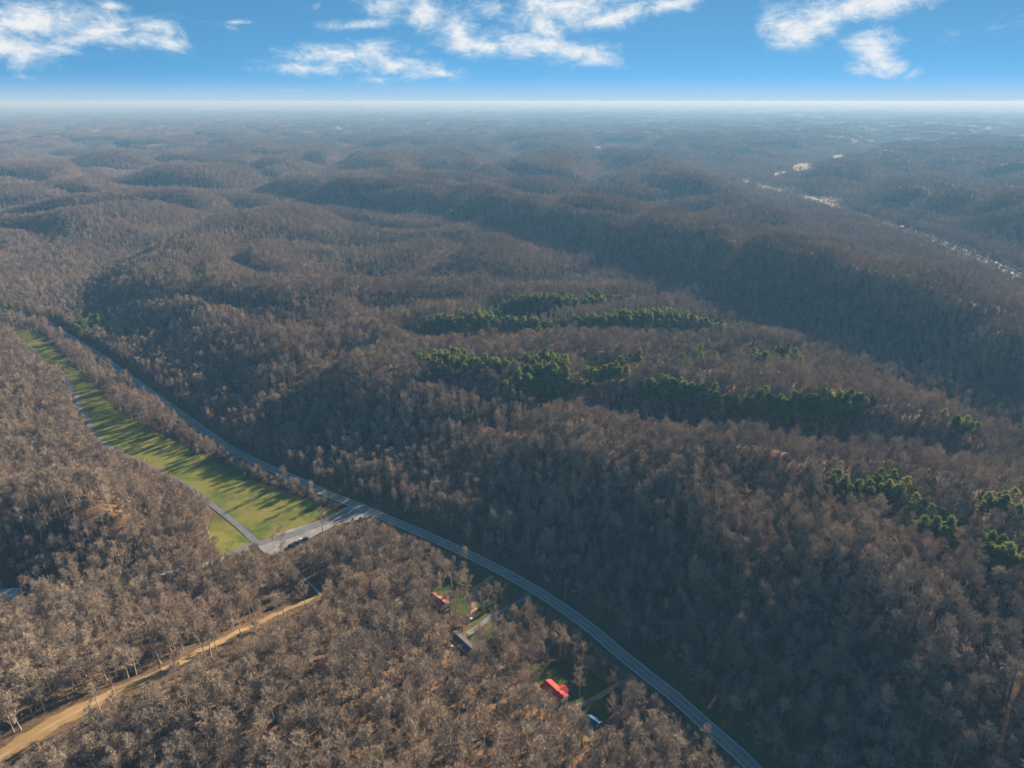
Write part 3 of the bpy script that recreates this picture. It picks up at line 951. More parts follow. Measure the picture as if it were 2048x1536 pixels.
NV = 14
specs = [(0.17, 9, 0.40), (0.145, 8, 0.46), (0.19, 10, 0.36), (0.125, 8, 0.50), (0.175, 11, 0.40), (0.15, 9, 0.48), (0.215, 10, 0.34), (0.12, 7, 0.44), (0.16, 12, 0.42),
         (0.10, 6, 0.30), (0.23, 7, 0.28), (0.135, 13, 0.55), (0.20, 6, 0.46), (0.155, 8, 0.22)]
near_parts = []
for i, (sp, lb, bs) in enumerate(specs):
    near_parts.append(gen_bare(100 + i, 20.0, sp, lb, 1250, 0.10, 5, bs))
near_mesh = [joined('bare_tree_mesh', t, c, M_bark, M_twig) for t, c in near_parts]
mid_mesh = [joined('bare_tree_mid', *gen_bare(200 + i, 20.0, sp, lb - 1, 380, 0.24, 3, bs, 1), M_bark, M_twig) for i, (sp, lb, bs) in enumerate(specs)]
far_mesh = [joined('bare_tree_far', *gen_bare(300 + i, 20.0, sp * 1.15, 6, 120, 0.58, 3, bs, 2), M_bark, M_twig) for i, (sp, lb, bs) in enumerate(specs)]
patch_mesh = [patch_of_trees('tree_patch', 40 + i) for i in range(4)]
pine_parts = [gen_pine(500 + i, 17.0 + i % 3, 900, 0.52) for i in range(5)]
pine_mesh = [joined('pine_mesh', t, c, M_bark, M_pine) for t, c in pine_parts]
bush_mesh = [joined('bush_mesh', *gen_bush(600 + i), M_bark, M_twig) for i in range(4)]
cedar_mesh = [joined('cedar_mesh', *gen_pine(700 + i, 7.0, 420, 0.4), M_bark, M_pine) for i in range(2)]


def scatter(name, label, pts, scl, meshes, tint, idx, rz=None):
    """ONE object of stuff: a cloud of points that carries a mesh on each"""
    n = len(pts)
    me = bpy.data.meshes.new(name)
    me.vertices.add(n); me.vertices.foreach_set('co', np.asarray(pts, np.float32).ravel())
    rz = rng.uniform(0, 2 * math.pi, n) if rz is None else rz
    rot = np.stack([rng.normal(0, 0.03, n), rng.normal(0, 0.03, n), rz], 1)
    a = me.attributes.new('rot', 'FLOAT_VECTOR', 'POINT'); a.data.foreach_set('vector', rot.astype(np.float32).ravel())
    a = me.attributes.new('scl', 'FLOAT_VECTOR', 'POINT'); a.data.foreach_set('vector', np.asarray(scl, np.float32).ravel())
    a = me.attributes.new('idx', 'INT', 'POINT'); a.data.foreach_set('value', np.asarray(idx, np.int32))
    a = me.attributes.new('tint', 'FLOAT', 'POINT'); a.data.foreach_set('value', np.asarray(tint, np.float32))
    o = link_mesh(name, me)
    tag(o, label, None, None, 'stuff')
    ng = bpy.data.node_groups.new(name, 'GeometryNodeTree')
    ng.interface.new_socket('Geometry', in_out='INPUT', socket_type='NodeSocketGeometry')
    ng.interface.new_socket('Geometry', in_out='OUTPUT', socket_type='NodeSocketGeometry')
    gi = ng.nodes.new('NodeGroupInput'); go = ng.nodes.new('NodeGroupOutput')
    iop = ng.nodes.new('GeometryNodeInstanceOnPoints')
    iop.inputs['Pick Instance'].default_value = True
    j = ng.nodes.new('GeometryNodeJoinGeometry')
    nodes = []
    for m in meshes:
        src = bpy.data.objects.new(m.name + '_source', m)
        oi = ng.nodes.new('GeometryNodeObjectInfo'); oi.inputs['Object'].default_value = src
        oi.inputs['As Instance'].default_value = False
        gti = ng.nodes.new('GeometryNodeGeometryToInstance')
        ng.links.new(oi.outputs['Geometry'], gti.inputs[0])
        nodes.append(gti)
    for gti in reversed(nodes):
        ng.links.new(gti.outputs[0], j.inputs[0])
    def attr(nm, ty):
        na = ng.nodes.new('GeometryNodeInputNamedAttribute'); na.data_type = ty
        na.inputs['Name'].default_value = nm
        return na.outputs['Attribute']
    ng.links.new(gi.outputs[0], iop.inputs['Points'])
    ng.links.new(j.outputs[0], iop.inputs['Instance'])
    ng.links.new(attr('idx', 'INT'), iop.inputs['Instance Index'])
    ng.links.new(attr('rot', 'FLOAT_VECTOR'), iop.inputs['Rotation'])
    ng.links.new(attr('scl', 'FLOAT_VECTOR'), iop.inputs['Scale'])
    ng.links.new(iop.outputs[0], go.inputs[0])
    md = o.modifiers.new('scatter', 'NODES'); md.node_group = ng
    return o


def project(X, Y, Z):
    p = R(PITCH)
    yy = Y; zz_ = Z - CAM_H
    depth = yy * math.cos(p) - zz_ * math.sin(p)
    up = yy * math.sin(p) + zz_ * math.cos(p)
    return 1024 + X / depth * F_PX, 768 - up / depth * F_PX, depth


def grid_points(cell, r0, r1, half_deg, jitter=0.42):
    n = int(r1 / cell) + 1
    gx, gy = np.meshgrid(np.arange(-n, n + 1), np.arange(0, n + 1))
    X = (gx + rng.uniform(-jitter, jitter, gx.shape)).ravel() * cell
    Y = (gy + rng.uniform(-jitter, jitter, gx.shape)).ravel() * cell
    X = X + (gy.ravel() % 2) * cell * 0.5
    r = np.hypot(X, Y)
    a = np.degrees(np.abs(np.arctan2(X, Y)))
    m = (r >= r0) & (r < r1) & (a < half_deg)
    return X[m], Y[m]


def clear_mask(X, Y, near=True):
    """True where no forest tree may stand"""
    r = np.hypot(X, Y)
    bad = np.zeros(X.shape, bool)
    if near:
        d, s, _ = poly_dist(X, Y, HIGHWAY[::4])
        edge = 2.5 * perlin(X / 17, Y / 17, 81)
        bad |= d < np.where(s > 0, 10.0 + edge, 7.5 + edge)
        bad |= in_poly(X, Y, LAWN_POLY) | in_poly(X, Y, TRI_POLY) | in_poly(X, Y, LOT_POLY)
        d, _, _ = poly_dist(X, Y, LAWN_R[::3]); bad |= d < 2.0
        d, s, _ = poly_dist(X, Y, LANE[::4]); bad |= d < 4.5
        d, _, _ = poly_dist(X, Y, CONN[::4]); bad |= d < 8
        d, _, _ = poly_dist(X, Y, conn_ext[::5]); bad |= d < 2.0
        for L, wd in PATHS:
            d, _, _ = poly_dist(X, Y, L[::5])
            lim = wd * 0.5 + 1.2 if wd != 7.5 else np.interp(np.hypot(X, Y), [250, 420], [7.5, 4.2])
            bad |= d < lim
        for P in YARDS: bad |= in_poly(X, Y, P) & (perlin(X / 14, Y / 14, 82) > -0.12)
    d, _, _ = poly_dist(X, Y, VROAD[::6]); bad |= d < 9
    for P in FIELDS:
        c = P.mean(0); ext = np.ptp(P, axis=0).max()
        m = (np.abs(X - c[0]) < ext) & (np.abs(Y - c[1]) < ext)
        if m.any():
            q = np.zeros(X.shape, bool); q[m] = in_poly(X[m], Y[m], P); bad |= q
    return bad


# pine stands: outlines in the photo, dropped on to the terrain
PINE_PX = [
    ([(838, 652), (880, 635), (930, 622), (1000, 622), (1060, 640), (1140, 634), (1220, 632), (1290, 618), (1340, 620), (1400, 636), (1452, 652), (1440, 660), (1380, 650), (1300, 650), (1200, 652), (1100, 656), (1000, 652), (920, 646), (850, 660)], 235),
    ([(1000, 606), (1040, 592), (1100, 588), (1180, 590), (1240, 602), (1200, 606), (1120, 606), (1060, 612), (1000, 628), (975, 622)], 75),
    ([(818, 712), (870, 706), (930, 700), (950, 712), (1010, 722), (1040, 728), (1000, 735), (930, 732), (860, 726)], 50),
    ([(1030, 748), (1060, 718), (1090, 706), (1130, 712), (1144, 745), (1140, 785), (1110, 800), (1060, 785), (1035, 770)], 85),
    ([(1160, 742), (1210, 728), (1270, 706), (1282, 718), (1262, 742), (1200, 752)], 26),
    ([(1280, 765), (1330, 758), (1400, 775), (1440, 795), (1420, 808), (1340, 800), (1290, 788)], 55),
    ([(1440, 800), (1520, 795), (1600, 790), (1690, 782), (1730, 792), (1725, 815), (1680, 838), (1630, 835), (1560, 815), (1480, 812)], 95),
    ([(1365, 706), (1400, 698), (1412, 708), (1385, 718)], 8),
    ([(1490, 706), (1540, 695), (1600, 705), (1602, 722), (1550, 718)], 16),
    ([(1655, 955), (1690, 950), (1720, 962), (1775, 955), (1782, 985), (1755, 1000), (1710, 985), (1670, 980)], 26),
    ([(1830, 1045), (1870, 1020), (1895, 1045), (1880, 1075), (1845, 1068)], 16),
    ([(1950, 1090), (2000, 1085), (2048, 1110), (2044, 1130), (1980, 1115)], 14),
    ([(1962, 985), (2000, 990), (2028, 1005), (2000, 1012)], 8),
    ([(2030, 1010), (2060, 1015), (2060, 1040), (2035, 1035)], 4),
    ([(150, 640), (195, 632), (210, 645), (190, 655), (155, 660)], 16),
    ([(0, 612), (20, 606), (30, 622), (0, 632)], 5),
    ([(1880, 830), (1930, 835), (1960, 850), (1920, 852)], 8),
    ([(680, 518), (700, 514), (715, 522), (690, 530)], 6),
]


def sample_poly_px(poly, n):
    P = np.array(poly, float)
    lo, hi = P.min(0), P.max(0)
    out = np.zeros((0, 2))
    while len(out) < n:
        q = rng.uniform(lo, hi, (n * 12, 2))
        out = np.vstack([out, q[in_poly(q[:, 0], q[:, 1], P)]])
    out = out[:n * 12]
    keep = []
    for q in out:                                     # a little apart from one another
        if all((q[0] - k[0]) ** 2 + ((q[1] - k[1]) * 2.0) ** 2 > 16 for k in keep): keep.append(q)
        if len(keep) >= n: break
    return np.array(keep)


pine_xy = []
for poly, n in PINE_PX:
    q = sample_poly_px(poly, int(n * 1.7))
    q = q + rng.normal(0, 1, q.shape) * np.array([9.0, 3.0]) * np.where(rng.uniform(0, 1, (len(q), 1)) < 0.35, 2.0, 0.5) * (2.2 if q[:, 1].mean() > 900 else 1.0)
    X, Y, Z = ray_ground(q[:, 0], q[:, 1] + 3, 11.0)
    pine_xy.append(np.stack([X, Y, Z], 1))
PINES = np.vstack(pine_xy)


def near_pine(X, Y, rad=5.0):
    bad = np.zeros(X.shape, bool)
    cell = {}
    for x, y, z in PINES:
        cell.setdefault((int(x // 10), int(y // 10)), []).append((x, y))
    for i in np.nonzero((Y < 1500) & (Y > 250))[0]:
        kx, ky = int(X[i] // 10), int(Y[i] // 10)
        for a in (-1, 0, 1):
            for b in (-1, 0, 1):
                for (x, y) in cell.get((kx + a, ky + b), ()):
                    if (x - X[i]) ** 2 + (y - Y[i]) ** 2 < rad * rad: bad[i] = True
    return bad


# --- nearest woods
N_R = 760.0
X, Y = grid_points(4.15, 60, N_R, 58)
m = ~clear_mask(X, Y)
dens_n = perlin(X / 60, Y / 60, 91)
_, s1r, _ = poly_dist(X, Y, HIGHWAY[::6])
# cleared ground on the near side of each building
for (bx_, by_, hw_, front) in [(1110, 1384, 30, 15), (879, 1203, 22, 12), (926, 1286, 28, 18), (1186, 1441, 18, 22), (0, 1190, 46, 20), (594, 1086, 24, 16), (828, 1322, 10, 14), (545, 1219, 12, 14), (620, 1168, 26, 15), (548, 1208, 22, 10)]:
    gx_, gy_, gz_ = rg(bx_, by_)
    qx, qy, qd = project(X, Y, terrain(X, Y) + 12.0)
    q0x, q0y, q0d = project(X, Y, terrain(X, Y) + 1.0)
    rr_ = np.hypot(X, Y); r0_ = math.hypot(gx_, gy_)
    m &= ~((np.abs(q0x - bx_) < hw_) & (rr_ < r0_ + 5) & (rr_ > r0_ - front))
hg = np.where(rng.uniform(0, 1, len(X)) < 0.62, rng.uniform(13.5, 23.5, len(X)), rng.uniform(6.0, 13.5, len(X)))
hg *= 0.86 + 0.10 * perlin(X / 90, Y / 90, 92)
d1r, _, _ = poly_dist(X, Y, HIGHWAY[::6])
hg = np.where(d1r < 22, hg * 0.8, hg)
dtr, strk, _ = poly_dist(X, Y, TRACK[::6])
lowband = (strk < 0) if False else (np.hypot(X, Y) < np.hypot(*TRACK[np.argmin(np.hypot(TRACK[:, 0][None] - X[:, None], TRACK[:, 1][None] - Y[:, None]), 1)].T))

thin = np.zeros(len(X), bool)
for P in THIN: thin |= in_poly(X, Y, P)
m &= ~(thin & (rng.uniform(0, 1, len(X)) < 0.5))
hg = np.where(thin, hg * 0.6, hg)
m &= rng.uniform(0, 1, len(X)) > (0.08 + 0.10 * (s1r > 0) + 0.25 * np.clip(dens_n, 0, 1))
X, Y, hg = X[m], Y[m], hg[m]
m = ~near_pine(X, Y)
X, Y, hg = X[m], Y[m], hg[m]
Z = terrain(X, Y)
# trees on the near side of open ground are only as tall as the photograph shows
def strip_px(px, w):
    L = np.array(px, float); T = np.gradient(L, axis=0); T /= np.linalg.norm(T, axis=1)[:, None]
    Nn = np.stack([-T[:, 1], T[:, 0]], 1)
    ww = np.asarray(w, float).reshape(-1, 1) if np.ndim(w) else w
    return np.vstack([L + Nn * ww, (L - Nn * ww)[::-1]])


OPEN_PX = [
    LAWN_L_PX[1:] + [(520, 1078), (590, 1060), (672, 1030)] + LAWN_R_PX[::-1],
    [(428, 1030), (455, 1046), (480, 1066), (500, 1084), (496, 1096), (470, 1104), (440, 1100)],
    [(500, 1096), (560, 1062), (618, 1046), (672, 1026), (700, 1008), (738, 1022), (738, 1034), (690, 1046), (645, 1068), (625, 1082), (590, 1098), (540, 1104)],
    strip_px(HIGHWAY_PX[1:22], np.linspace(20, 7, 21)),
    strip_px(TRACK_PX[1:10], np.linspace(24, 8, 9)),
    [(866, 1182), (898, 1200), (900, 1222), (880, 1230), (860, 1204)],
    strip_px([(985, 1152), (954, 1175), (946, 1190), (948, 1222)], 7),
    strip_px([(1066, 1184), (1010, 1220), (960, 1250)], 5),
    strip_px([(500, 1080), (476, 1051), (430, 1014)], 6),
    strip_px([(212, 890), (190, 868), (160, 812), (146, 780), (124, 752), (64, 700), (18, 664)], 5),
    [(1130, 1350), (1180, 1380), (1200, 1400), (1150, 1412), (1136, 1390)],
    [(905, 1200), (935, 1215), (930, 1230), (900, 1222)],
    [(900, 1262), (915, 1258), (952, 1296), (948, 1316), (925, 1312), (904, 1288)],
    [(1086, 1358), (1110, 1352), (1142, 1390), (1128, 1410), (1106, 1392)],
    [(1072, 1342), (1100, 1328), (1150, 1336), (1170, 1352), (1140, 1380), (1100, 1350)],
    [(1168, 1424), (1188, 1422), (1208, 1444), (1200, 1460), (1180, 1456)],
    [(598, 1142), (606, 1142), (650, 1194), (640, 1198)],
    [(0, 1180), (42, 1180), (42, 1202), (0, 1202)],
    [(824, 1312), (838, 1312), (838, 1328), (824, 1328)],
    [(536, 1210), (556, 1210), (556, 1224), (536, 1224)],
]
OPEN_PINE = [p for p, n_ in PINE_PX]
hmul = np.zeros(len(X)); fixed = np.zeros(len(X), bool)
lucky = rng.uniform(0, 1, len(X)); lucky2 = rng.uniform(0, 1, len(X))
for f_ in (1.0, 0.85, 0.7, 0.55, 0.42, 0.3):
    blocked = np.zeros(len(X), bool)
    for g_ in (0.97, 0.7, 0.45):
        qx, qy, qd = project(X, Y, Z + hg * f_ * g_)
        for P in OPEN_PX: blocked |= in_poly(qx, qy, np.array(P)) & (lucky > 0.07)
        for P in OPEN_PINE: blocked |= in_poly(qx, qy, np.array(P)) & (lucky2 > 0.4)
    ok_ = ~blocked & ~fixed
    hmul[ok_] = f_; fixed |= ok_
hg = hg * hmul
k_ = hg > 3.0
X, Y, hg, Z = X[k_], Y[k_], hg[k_], Z[k_]
pxx, pyy, dep = project(X, Y, Z + hg * 0.5)
infr = (dep > 50) & (pxx > -10) & (pxx < 2058) & (pyy > 0) & (pyy < 1546)
big_ = np.where(infr & (hg > 11.5), hg / dep, 0)
order = np.argsort(-big_)
N_IND = 236
solo = np.zeros(len(X), bool); solo[order[:N_IND]] = True
near_idx = rng.integers(0, NV, len(X))
near_rot = rng.uniform(0, 2 * math.pi, len(X))


def tree_scale(h, n):
    s = h / 20.0
    w = s * rng.uniform(0.88, 1.18, n)
    return np.stack([w, w, s], 1)


ns = tree_scale(hg, len(X))
tint_all = np.clip(0.5 + 0.28 * perlin(X / 70, Y / 70, 93) + rng.normal(0, 0.26, len(X)), 0.02, 0.98)
k = ~solo
scatter('forest', 'leafless grey-brown woods covering the near slopes beyond the closest trees', np.stack([X, Y, Z - 0.2], 1)[k], ns[k], near_mesh, tint_all[k], near_idx[k], near_rot[k])

# --- trees closest to the camera: one object each
def bare_meshes(i):
    t, c = near_parts[i]
    a = mesh_np('trunk', t[0], [t[1]], [M_bark]); b = mesh_np('crown', c[0], [c[1]], [M_twig])
    return a, b


bare_pair = [bare_meshes(i) for i in range(NV)]


def place_tree(name, loc, scl, rz, pair, label, cat, group=None):
    o = empty(name, loc, rz)
    o.scale = scl
    tag(o, label, cat, group)
    link_mesh('trunk', pair[0], o)
    link_mesh('crown', pair[1], o)
    return o


hw_d, hw_s, _ = poly_dist(X, Y, HIGHWAY[::6])
tr_d, tr_s, _ = poly_dist(X, Y, TRACK[::6])
for i in np.nonzero(solo)[0]:
    if hw_s[i] > 0:
        lab, grp = 'bare grey tree on the shaded hillside right of the highway at lower right', 'nearest trees on the shaded hillside right of the highway'
    elif pxx[i] > 760:
        lab, grp = 'bare tan tree on the sunlit slope below the houses at the bottom edge', 'nearest trees on the slope below the houses'
    elif tr_s[i] > 0:
        lab, grp = 'bare brown tree in the sunlit wood below the dirt track at the bottom left', 'nearest trees below the dirt track'
    else:
        lab, grp = 'bare brown tree beside the upper edge of the dirt track at lower left', 'nearest trees above the dirt track'
    place_tree('bare_tree', (X[i], Y[i], Z[i] - 0.2), tuple(ns[i]), near_rot[i], bare_pair[near_idx[i]], lab, 'tree', grp)

# --- row of trees between the green field and the highway
row = []
tt = np.linspace(0.05, 0.985, 150)
Lr = smooth_line(LAWN_R, 400)
for u in tt:
    p = Lr[int(u * 399)]
    d, s, _ = poly_dist(np.array([p[0]]), np.array([p[1]]), HIGHWAY)
    gap = max(d[0] - 8.0, 1.0)
    if rng.uniform() < 0.80:
        q = HIGHWAY[np.argmin(np.hypot(HIGHWAY[:, 0] - p[0], HIGHWAY[:, 1] - p[1]))]
        e = (q - p) / (np.linalg.norm(q - p) + 1e-6)
        c = p + e * rng.uniform(0.5, gap) + rng.normal(0, 1.2, 2)
        row.append((c[0], c[1], (rng.uniform(7, 13) if rng.uniform() < .7 else rng.uniform(13, 18)) * (1 + 0.3 * math.sin(u * 41))))
row = row[:62] if len(row) < 62 else [row[int(i)] for i in np.linspace(0, len(row) - 1, 62)]
for (x, y, h) in row:
    i = int(rng.integers(0, NV)); s = h / 20.0
    w = s * rng.uniform(1.0, 1.35)
    place_tree('roadside_tree', (x, y, tz(x, y) - 0.1), (w, w, s), rng.uniform(0, 6.28), bare_pair[i], 'bare tree in the row between the long green field and the highway', 'tree', 'row of trees between field and highway')
for _k in range(16):                                  # the clump that bulges into the field
    x, y, z = rg(rng.uniform(238, 335), rng.uniform(812, 848))
    if poly_dist(np.array([x]), np.array([y]), HIGHWAY)[0][0] < 7.5: continue
    i = int(rng.integers(0, NV)); h = rng.uniform(10, 16); s = h / 20.0; w = s * rng.uniform(1.1, 1.5)
    place_tree('roadside_tree', (x, y, z - 0.1), (w, w, s), rng.uniform(0, 6.28), bare_pair[i], 'bare tree in the clump that bulges from the roadside row into the green field', 'tree', 'clump of trees at the field edge')
# brush filling the row
bx = []
for u in np.linspace(0.02, 0.99, 330):
    p = Lr[int(u * 399)]
    q = HIGHWAY[np.argmin(np.hypot(HIGHWAY[:, 0] - p[0], HIGHWAY[:, 1] - p[1]))]
    g_ = max(np.linalg.norm(q - p) - 7.0, 1.5); e = (q - p) / (np.linalg.norm(q - p) + 1e-6)
    if perlin(np.array([u * 23.0]), np.array([0.5]), 55)[0] > -0.35:
        c = p + e * rng.uniform(0.3, g_) + rng.normal(0, .8, 2); bx.append(c)
bx = np.array(bx); bz = terrain(bx[:, 0], bx[:, 1])
bs_ = rng.uniform(0.7, 1.7, len(bx))
scatter('brush', 'twiggy brush filling the hedgerow between the green field and the highway', np.column_stack([bx, bz - 0.1]), np.stack([bs_, bs_, bs_], 1), bush_mesh, rng.uniform(.1, .9, len(bx)), rng.integers(0, 4, len(bx)))

# --- understorey bushes and small dark cedars in the nearest woods
X2, Y2 = grid_points(8.5, 150, 620, 50)
m = ~clear_mask(X2, Y2); X2, Y2 = X2[m], Y2[m]
m = rng.uniform(0, 1, len(X2)) < 0.42 + 0.4 * perlin(X2 / 45, Y2 / 45, 57); X2, Y2 = X2[m], Y2[m]
s2_ = rng.uniform(0.5, 1.3, len(X2))
scatter('undergrowth', 'low twiggy undergrowth between the trunks', np.stack([X2, Y2, terrain(X2, Y2) - 0.1], 1), np.stack([s2_, s2_, s2_], 1), bush_mesh, rng.uniform(.02, .7, len(X2)), rng.integers(0, 4, len(X2)))
X3, Y3 = grid_points(17, 150, 640, 48)
m = ~clear_mask(X3, Y3); X3, Y3 = X3[m], Y3[m]
m = (perlin(X3 / 70, Y3 / 70, 58) > 0.28) & (rng.uniform(0, 1, len(X3)) < 0.5); X3, Y3 = X3[m], Y3[m]
s3_ = rng.uniform(0.5, 1.1, len(X3))
scatter('cedar_scrub', 'small dark green cedars dotted under the bare trees', np.stack([X3, Y3, terrain(X3, Y3) - 0.1], 1), np.stack([s3_, s3_, s3_], 1), cedar_mesh, rng.uniform(.02, .5, len(X3)), rng.integers(0, 2, len(X3)))

def keep_open(X, Y, hg, polys, share=0.08):
    """False for trees that would stand in front of the open ground seen in the photograph"""
    Z = terrain(X, Y)
    l_ = rng.uniform(0, 1, len(X)); ok = np.ones(len(X), bool)
    for f_ in (0.95, 0.6, 0.3):
        qx, qy, qd = project(X, Y, Z + hg * f_)
        for P in polys:
            P = np.asarray(P, float); lo, hi = P.min(0), P.max(0)
            m_ = (qx > lo[0]) & (qx < hi[0]) & (qy > lo[1]) & (qy < hi[1])
            if m_.any():
                i_ = np.nonzero(m_)[0]
                ok[i_[in_poly(qx[i_], qy[i_], P)]] = False
    return ok | (l_ < share)


FAR_OPEN = FIELD_PX + [strip_px(VROAD_PX, np.linspace(4.5, 1.5, len(VROAD_PX))), strip_px(HIGHWAY_PX[20:28], 4)]
# --- woods of the middle distance
X, Y = grid_points(5.1, N_R, 2000, 44)
m = ~clear_mask(X, Y, True); X, Y = X[m], Y[m]
m = ~near_pine(X, Y); X, Y = X[m], Y[m]
hg = np.where(rng.uniform(0, 1, len(X)) < 0.7, rng.uniform(12.5, 19.5, len(X)), rng.uniform(8, 12.5, len(X)))
tint = np.clip(0.5 + 0.28 * perlin(X / 80, Y / 80, 93) + rng.normal(0, 0.2, len(X)), 0.02, 0.98)
ok_ = keep_open(X, Y, hg, FAR_OPEN); ok_ &= keep_open(X, Y, hg, OPEN_PINE, 0.4); X, Y, hg, tint = X[ok_], Y[ok_], hg[ok_], tint[ok_]
scatter('forest', 'leafless forest over the ridges in the middle distance', np.stack([X, Y, terrain(X, Y) - 0.2], 1), tree_scale(hg, len(X)), mid_mesh, tint, rng.integers(0, NV, len(X)))
# --- far woods
X, Y = grid_points(7.2, 2000, 4600, 42)
m = ~clear_mask(X, Y, False); X, Y = X[m], Y[m]
hg = rng.uniform(13, 22, len(X))
tint = np.clip(0.5 + 0.3 * perlin(X / 150, Y / 150, 94) + rng.normal(0, 0.2, len(X)), 0.02, 0.98)
ok_ = keep_open(X, Y, hg, FAR_OPEN); X, Y, hg, tint = X[ok_], Y[ok_], hg[ok_], tint[ok_]
scatter('forest', 'hazy leafless forest over the far ridges', np.stack([X, Y, terrain(X, Y) - 0.2], 1), tree_scale(hg, len(X)), far_mesh, tint, rng.integers(0, NV, len(X)))
# --- woods toward the horizon
X, Y = grid_points(44, 4580, 15000, 42)
m = ~clear_mask(X, Y, False); X, Y = X[m], Y[m]
one = np.ones(len(X)); zs = rng.uniform(0.85, 1.15, len(X))
tint = np.clip(0.5 + 0.3 * perlin(X / 400, Y / 400, 95) + rng.normal(0, 0.15, len(X)), 0.02, 0.98)
scatter('forest', 'blue hazy woodland stretching to the horizon', np.stack([X, Y, terrain(X, Y)], 1), np.stack([one, one, zs], 1), patch_mesh, tint, rng.integers(0, 4, len(X)))

# --- the last woods before the skyline, in broader clumps
X, Y = grid_points(150, 14900, 46000, 41)
one = np.full(len(X), 3.3); zs = rng.uniform(0.9, 1.3, len(X))
tint = np.clip(0.5 + 0.3 * perlin(X / 900, Y / 900, 96) + rng.normal(0, 0.15, len(X)), 0.02, 0.98)
scatter('forest', 'faint woodland along the skyline', np.stack([X, Y, terrain(X, Y)], 1), np.stack([one, one, zs], 1), patch_mesh, tint, rng.integers(0, 4, len(X)))

# --- pines: the 300 that show largest are objects, the rest one mass
ppx, ppy, pdep = project(PINES[:, 0], PINES[:, 1], PINES[:, 2])
po = np.argsort(pdep)
for i in po[:290]:
    x, y, z = PINES[i]
    kidx = int(rng.integers(0, 5))
    o = link_mesh('pine_tree', pine_mesh[kidx], None, (x, y, z - 0.2))
    s = rng.uniform(0.66, 1.02)
    w = s * rng.uniform(0.95, 1.3)
    o.scale = (w, w, s); o.rotation_euler = (0, 0, rng.uniform(0, 6.28))
    if ppy[i] < 690:
        lab, grp = 'green pine in the long stand on the ridge left of the middle valley', 'pines of the long far stand'
    elif ppy[i] > 900:
        lab, grp = 'green pine among the bare trees on the hillside at the right edge', 'pines scattered on the right-hand hillside'
    elif ppx[i] < 1160:
        lab, grp = 'green pine in the dense clump on the wooded hill at the centre', 'pines of the central clump'
    else:
        lab, grp = 'green pine in the strip along the ridge right of the central clump', 'pines of the right-hand ridge strip'
    tag(o, lab, 'tree', grp)
q = PINES[po[290:]]
if len(q):
    s = rng.uniform(0.8, 1.05, len(q)); w = s * rng.uniform(.95, 1.3, len(q))
    scatter('pine_forest', 'rest of the dark green pine stand on the farther ridge', q - np.array([0, 0, .2]), np.stack([w, w, s], 1), pine_mesh, rng.uniform(.02, .98, len(q)), rng.integers(0, 5, len(q)))

# --- yard trees that stand out
M_BUDPAIR = {}
def coloured_pair(i, mat, key):
    if (key, i) not in M_BUDPAIR:
        t, c = near_parts[i]
        M_BUDPAIR[(key, i)] = (bare_pair[i][0], mesh_np('crown', c[0], [c[1]], [mat]))
    return M_BUDPAIR[(key, i)]


for px, py, h, wf, kind, i, lab in [
    (971, 1282, 10, 1.5, 'bud', 6, 'round pale yellow budding tree right of the grey-roofed home'),
    (1056, 1258, 9, 1.5, 'bud', 2, 'small orange-tinged budding tree between the grey-roofed home and the highway'),
    (1062, 1385, 12, 1.3, 'bud', 4, 'yellow-green budding tree left of the bright red roof'),
    (913, 1252, 9, 1.2, 'rust', 0, 'rust-orange tree between the pink-roofed house and the grey-roofed home'),
    (928, 1202, 9, 1.4, 'bare', 6, 'lone bare spreading tree on the yard right of the pink-roofed house'),
    (978, 1178, 8, 1.3, 'bare', 2, 'small bare tree where the reddish driveway bends'),
    (1028, 1255, 13, 1.3, 'bare', 4, 'wide bare tree in the middle of the yards left of the highway bend'),
    (1078, 1322, 13, 1.3, 'bare', 6, 'wide bare tree above the red-roofed house'),
    (1150, 1330, 12, 1.1, 'bare', 2, 'bare tree at the right edge of the red-roofed house yard'),
    (1020, 1290, 12, 1.2, 'bare', 0, 'bare tree below the wide yard tree and right of the round budding one'),
    (1235, 1452, 12, 1.4, 'bare', 6, 'wide bare tree right of the blue shed'),
    (548, 1096, 10, 1.0, 'pale', 5, 'pale whitish bare tree standing at the gravel junction'),
    (400, 915, 12, 1.6, 'bare', 6, 'broad round tree at the field edge beside the highway'),
    (1310, 1440, 11, 1.3, 'bare', 2, 'round bare tree on the near verge of the highway at lower right'),
]:
    x, y, z = rg(px, py)
    s = h / 20.0
    pair = bare_pair[i] if kind in ('bare', 'pale') else coloured_pair(i, M_bud if kind == 'bud' else M_rust, kind)
    nm = {'bud': 'budding_tree', 'rust': 'rusty_tree', 'bare': 'yard_tree', 'pale': 'sycamore_tree'}[kind]
    place_tree(nm, (x, y, z - 0.1), (s * wf, s * wf, s), random.uniform(0, 6), pair, lab, 'tree')

# ------------------------------------------------------------------ buildings
M_red = mat_ribbed('red_metal_roof', (0.38, 0.04, 0.038), (0.34, 0.09, 0.07))
M_pink = mat_ribbed('faded_red_roof', (0.31, 0.11, 0.085), (0.33, 0.16, 0.125))
M_shingle = mat_plain('dark_shingles', (0.075, 0.078, 0.088), 0.9, 0.2, 1.2)
M_silver = mat_ribbed('silver_metal_roof', (0.42, 0.44, 0.46), (0.36, 0.36, 0.36))
M_shadeblue = mat_ribbed('shade_blue_metal_roof', (0.20, 0.30, 0.36), (0.26, 0.33, 0.37))  # pale barn roof; the blue of the hollow's shade is put into this colour
M_blue = mat_ribbed('blue_metal_roof', (0.018, 0.07, 0.16), (0.03, 0.10, 0.19))
M_siding = mat_plain('white_siding', (0.66, 0.66, 0.64), 0.7, 0.08, 0.6)
M_greysiding = mat_plain('grey_siding', (0.46, 0.46, 0.45), 0.7, 0.1, 0.6)
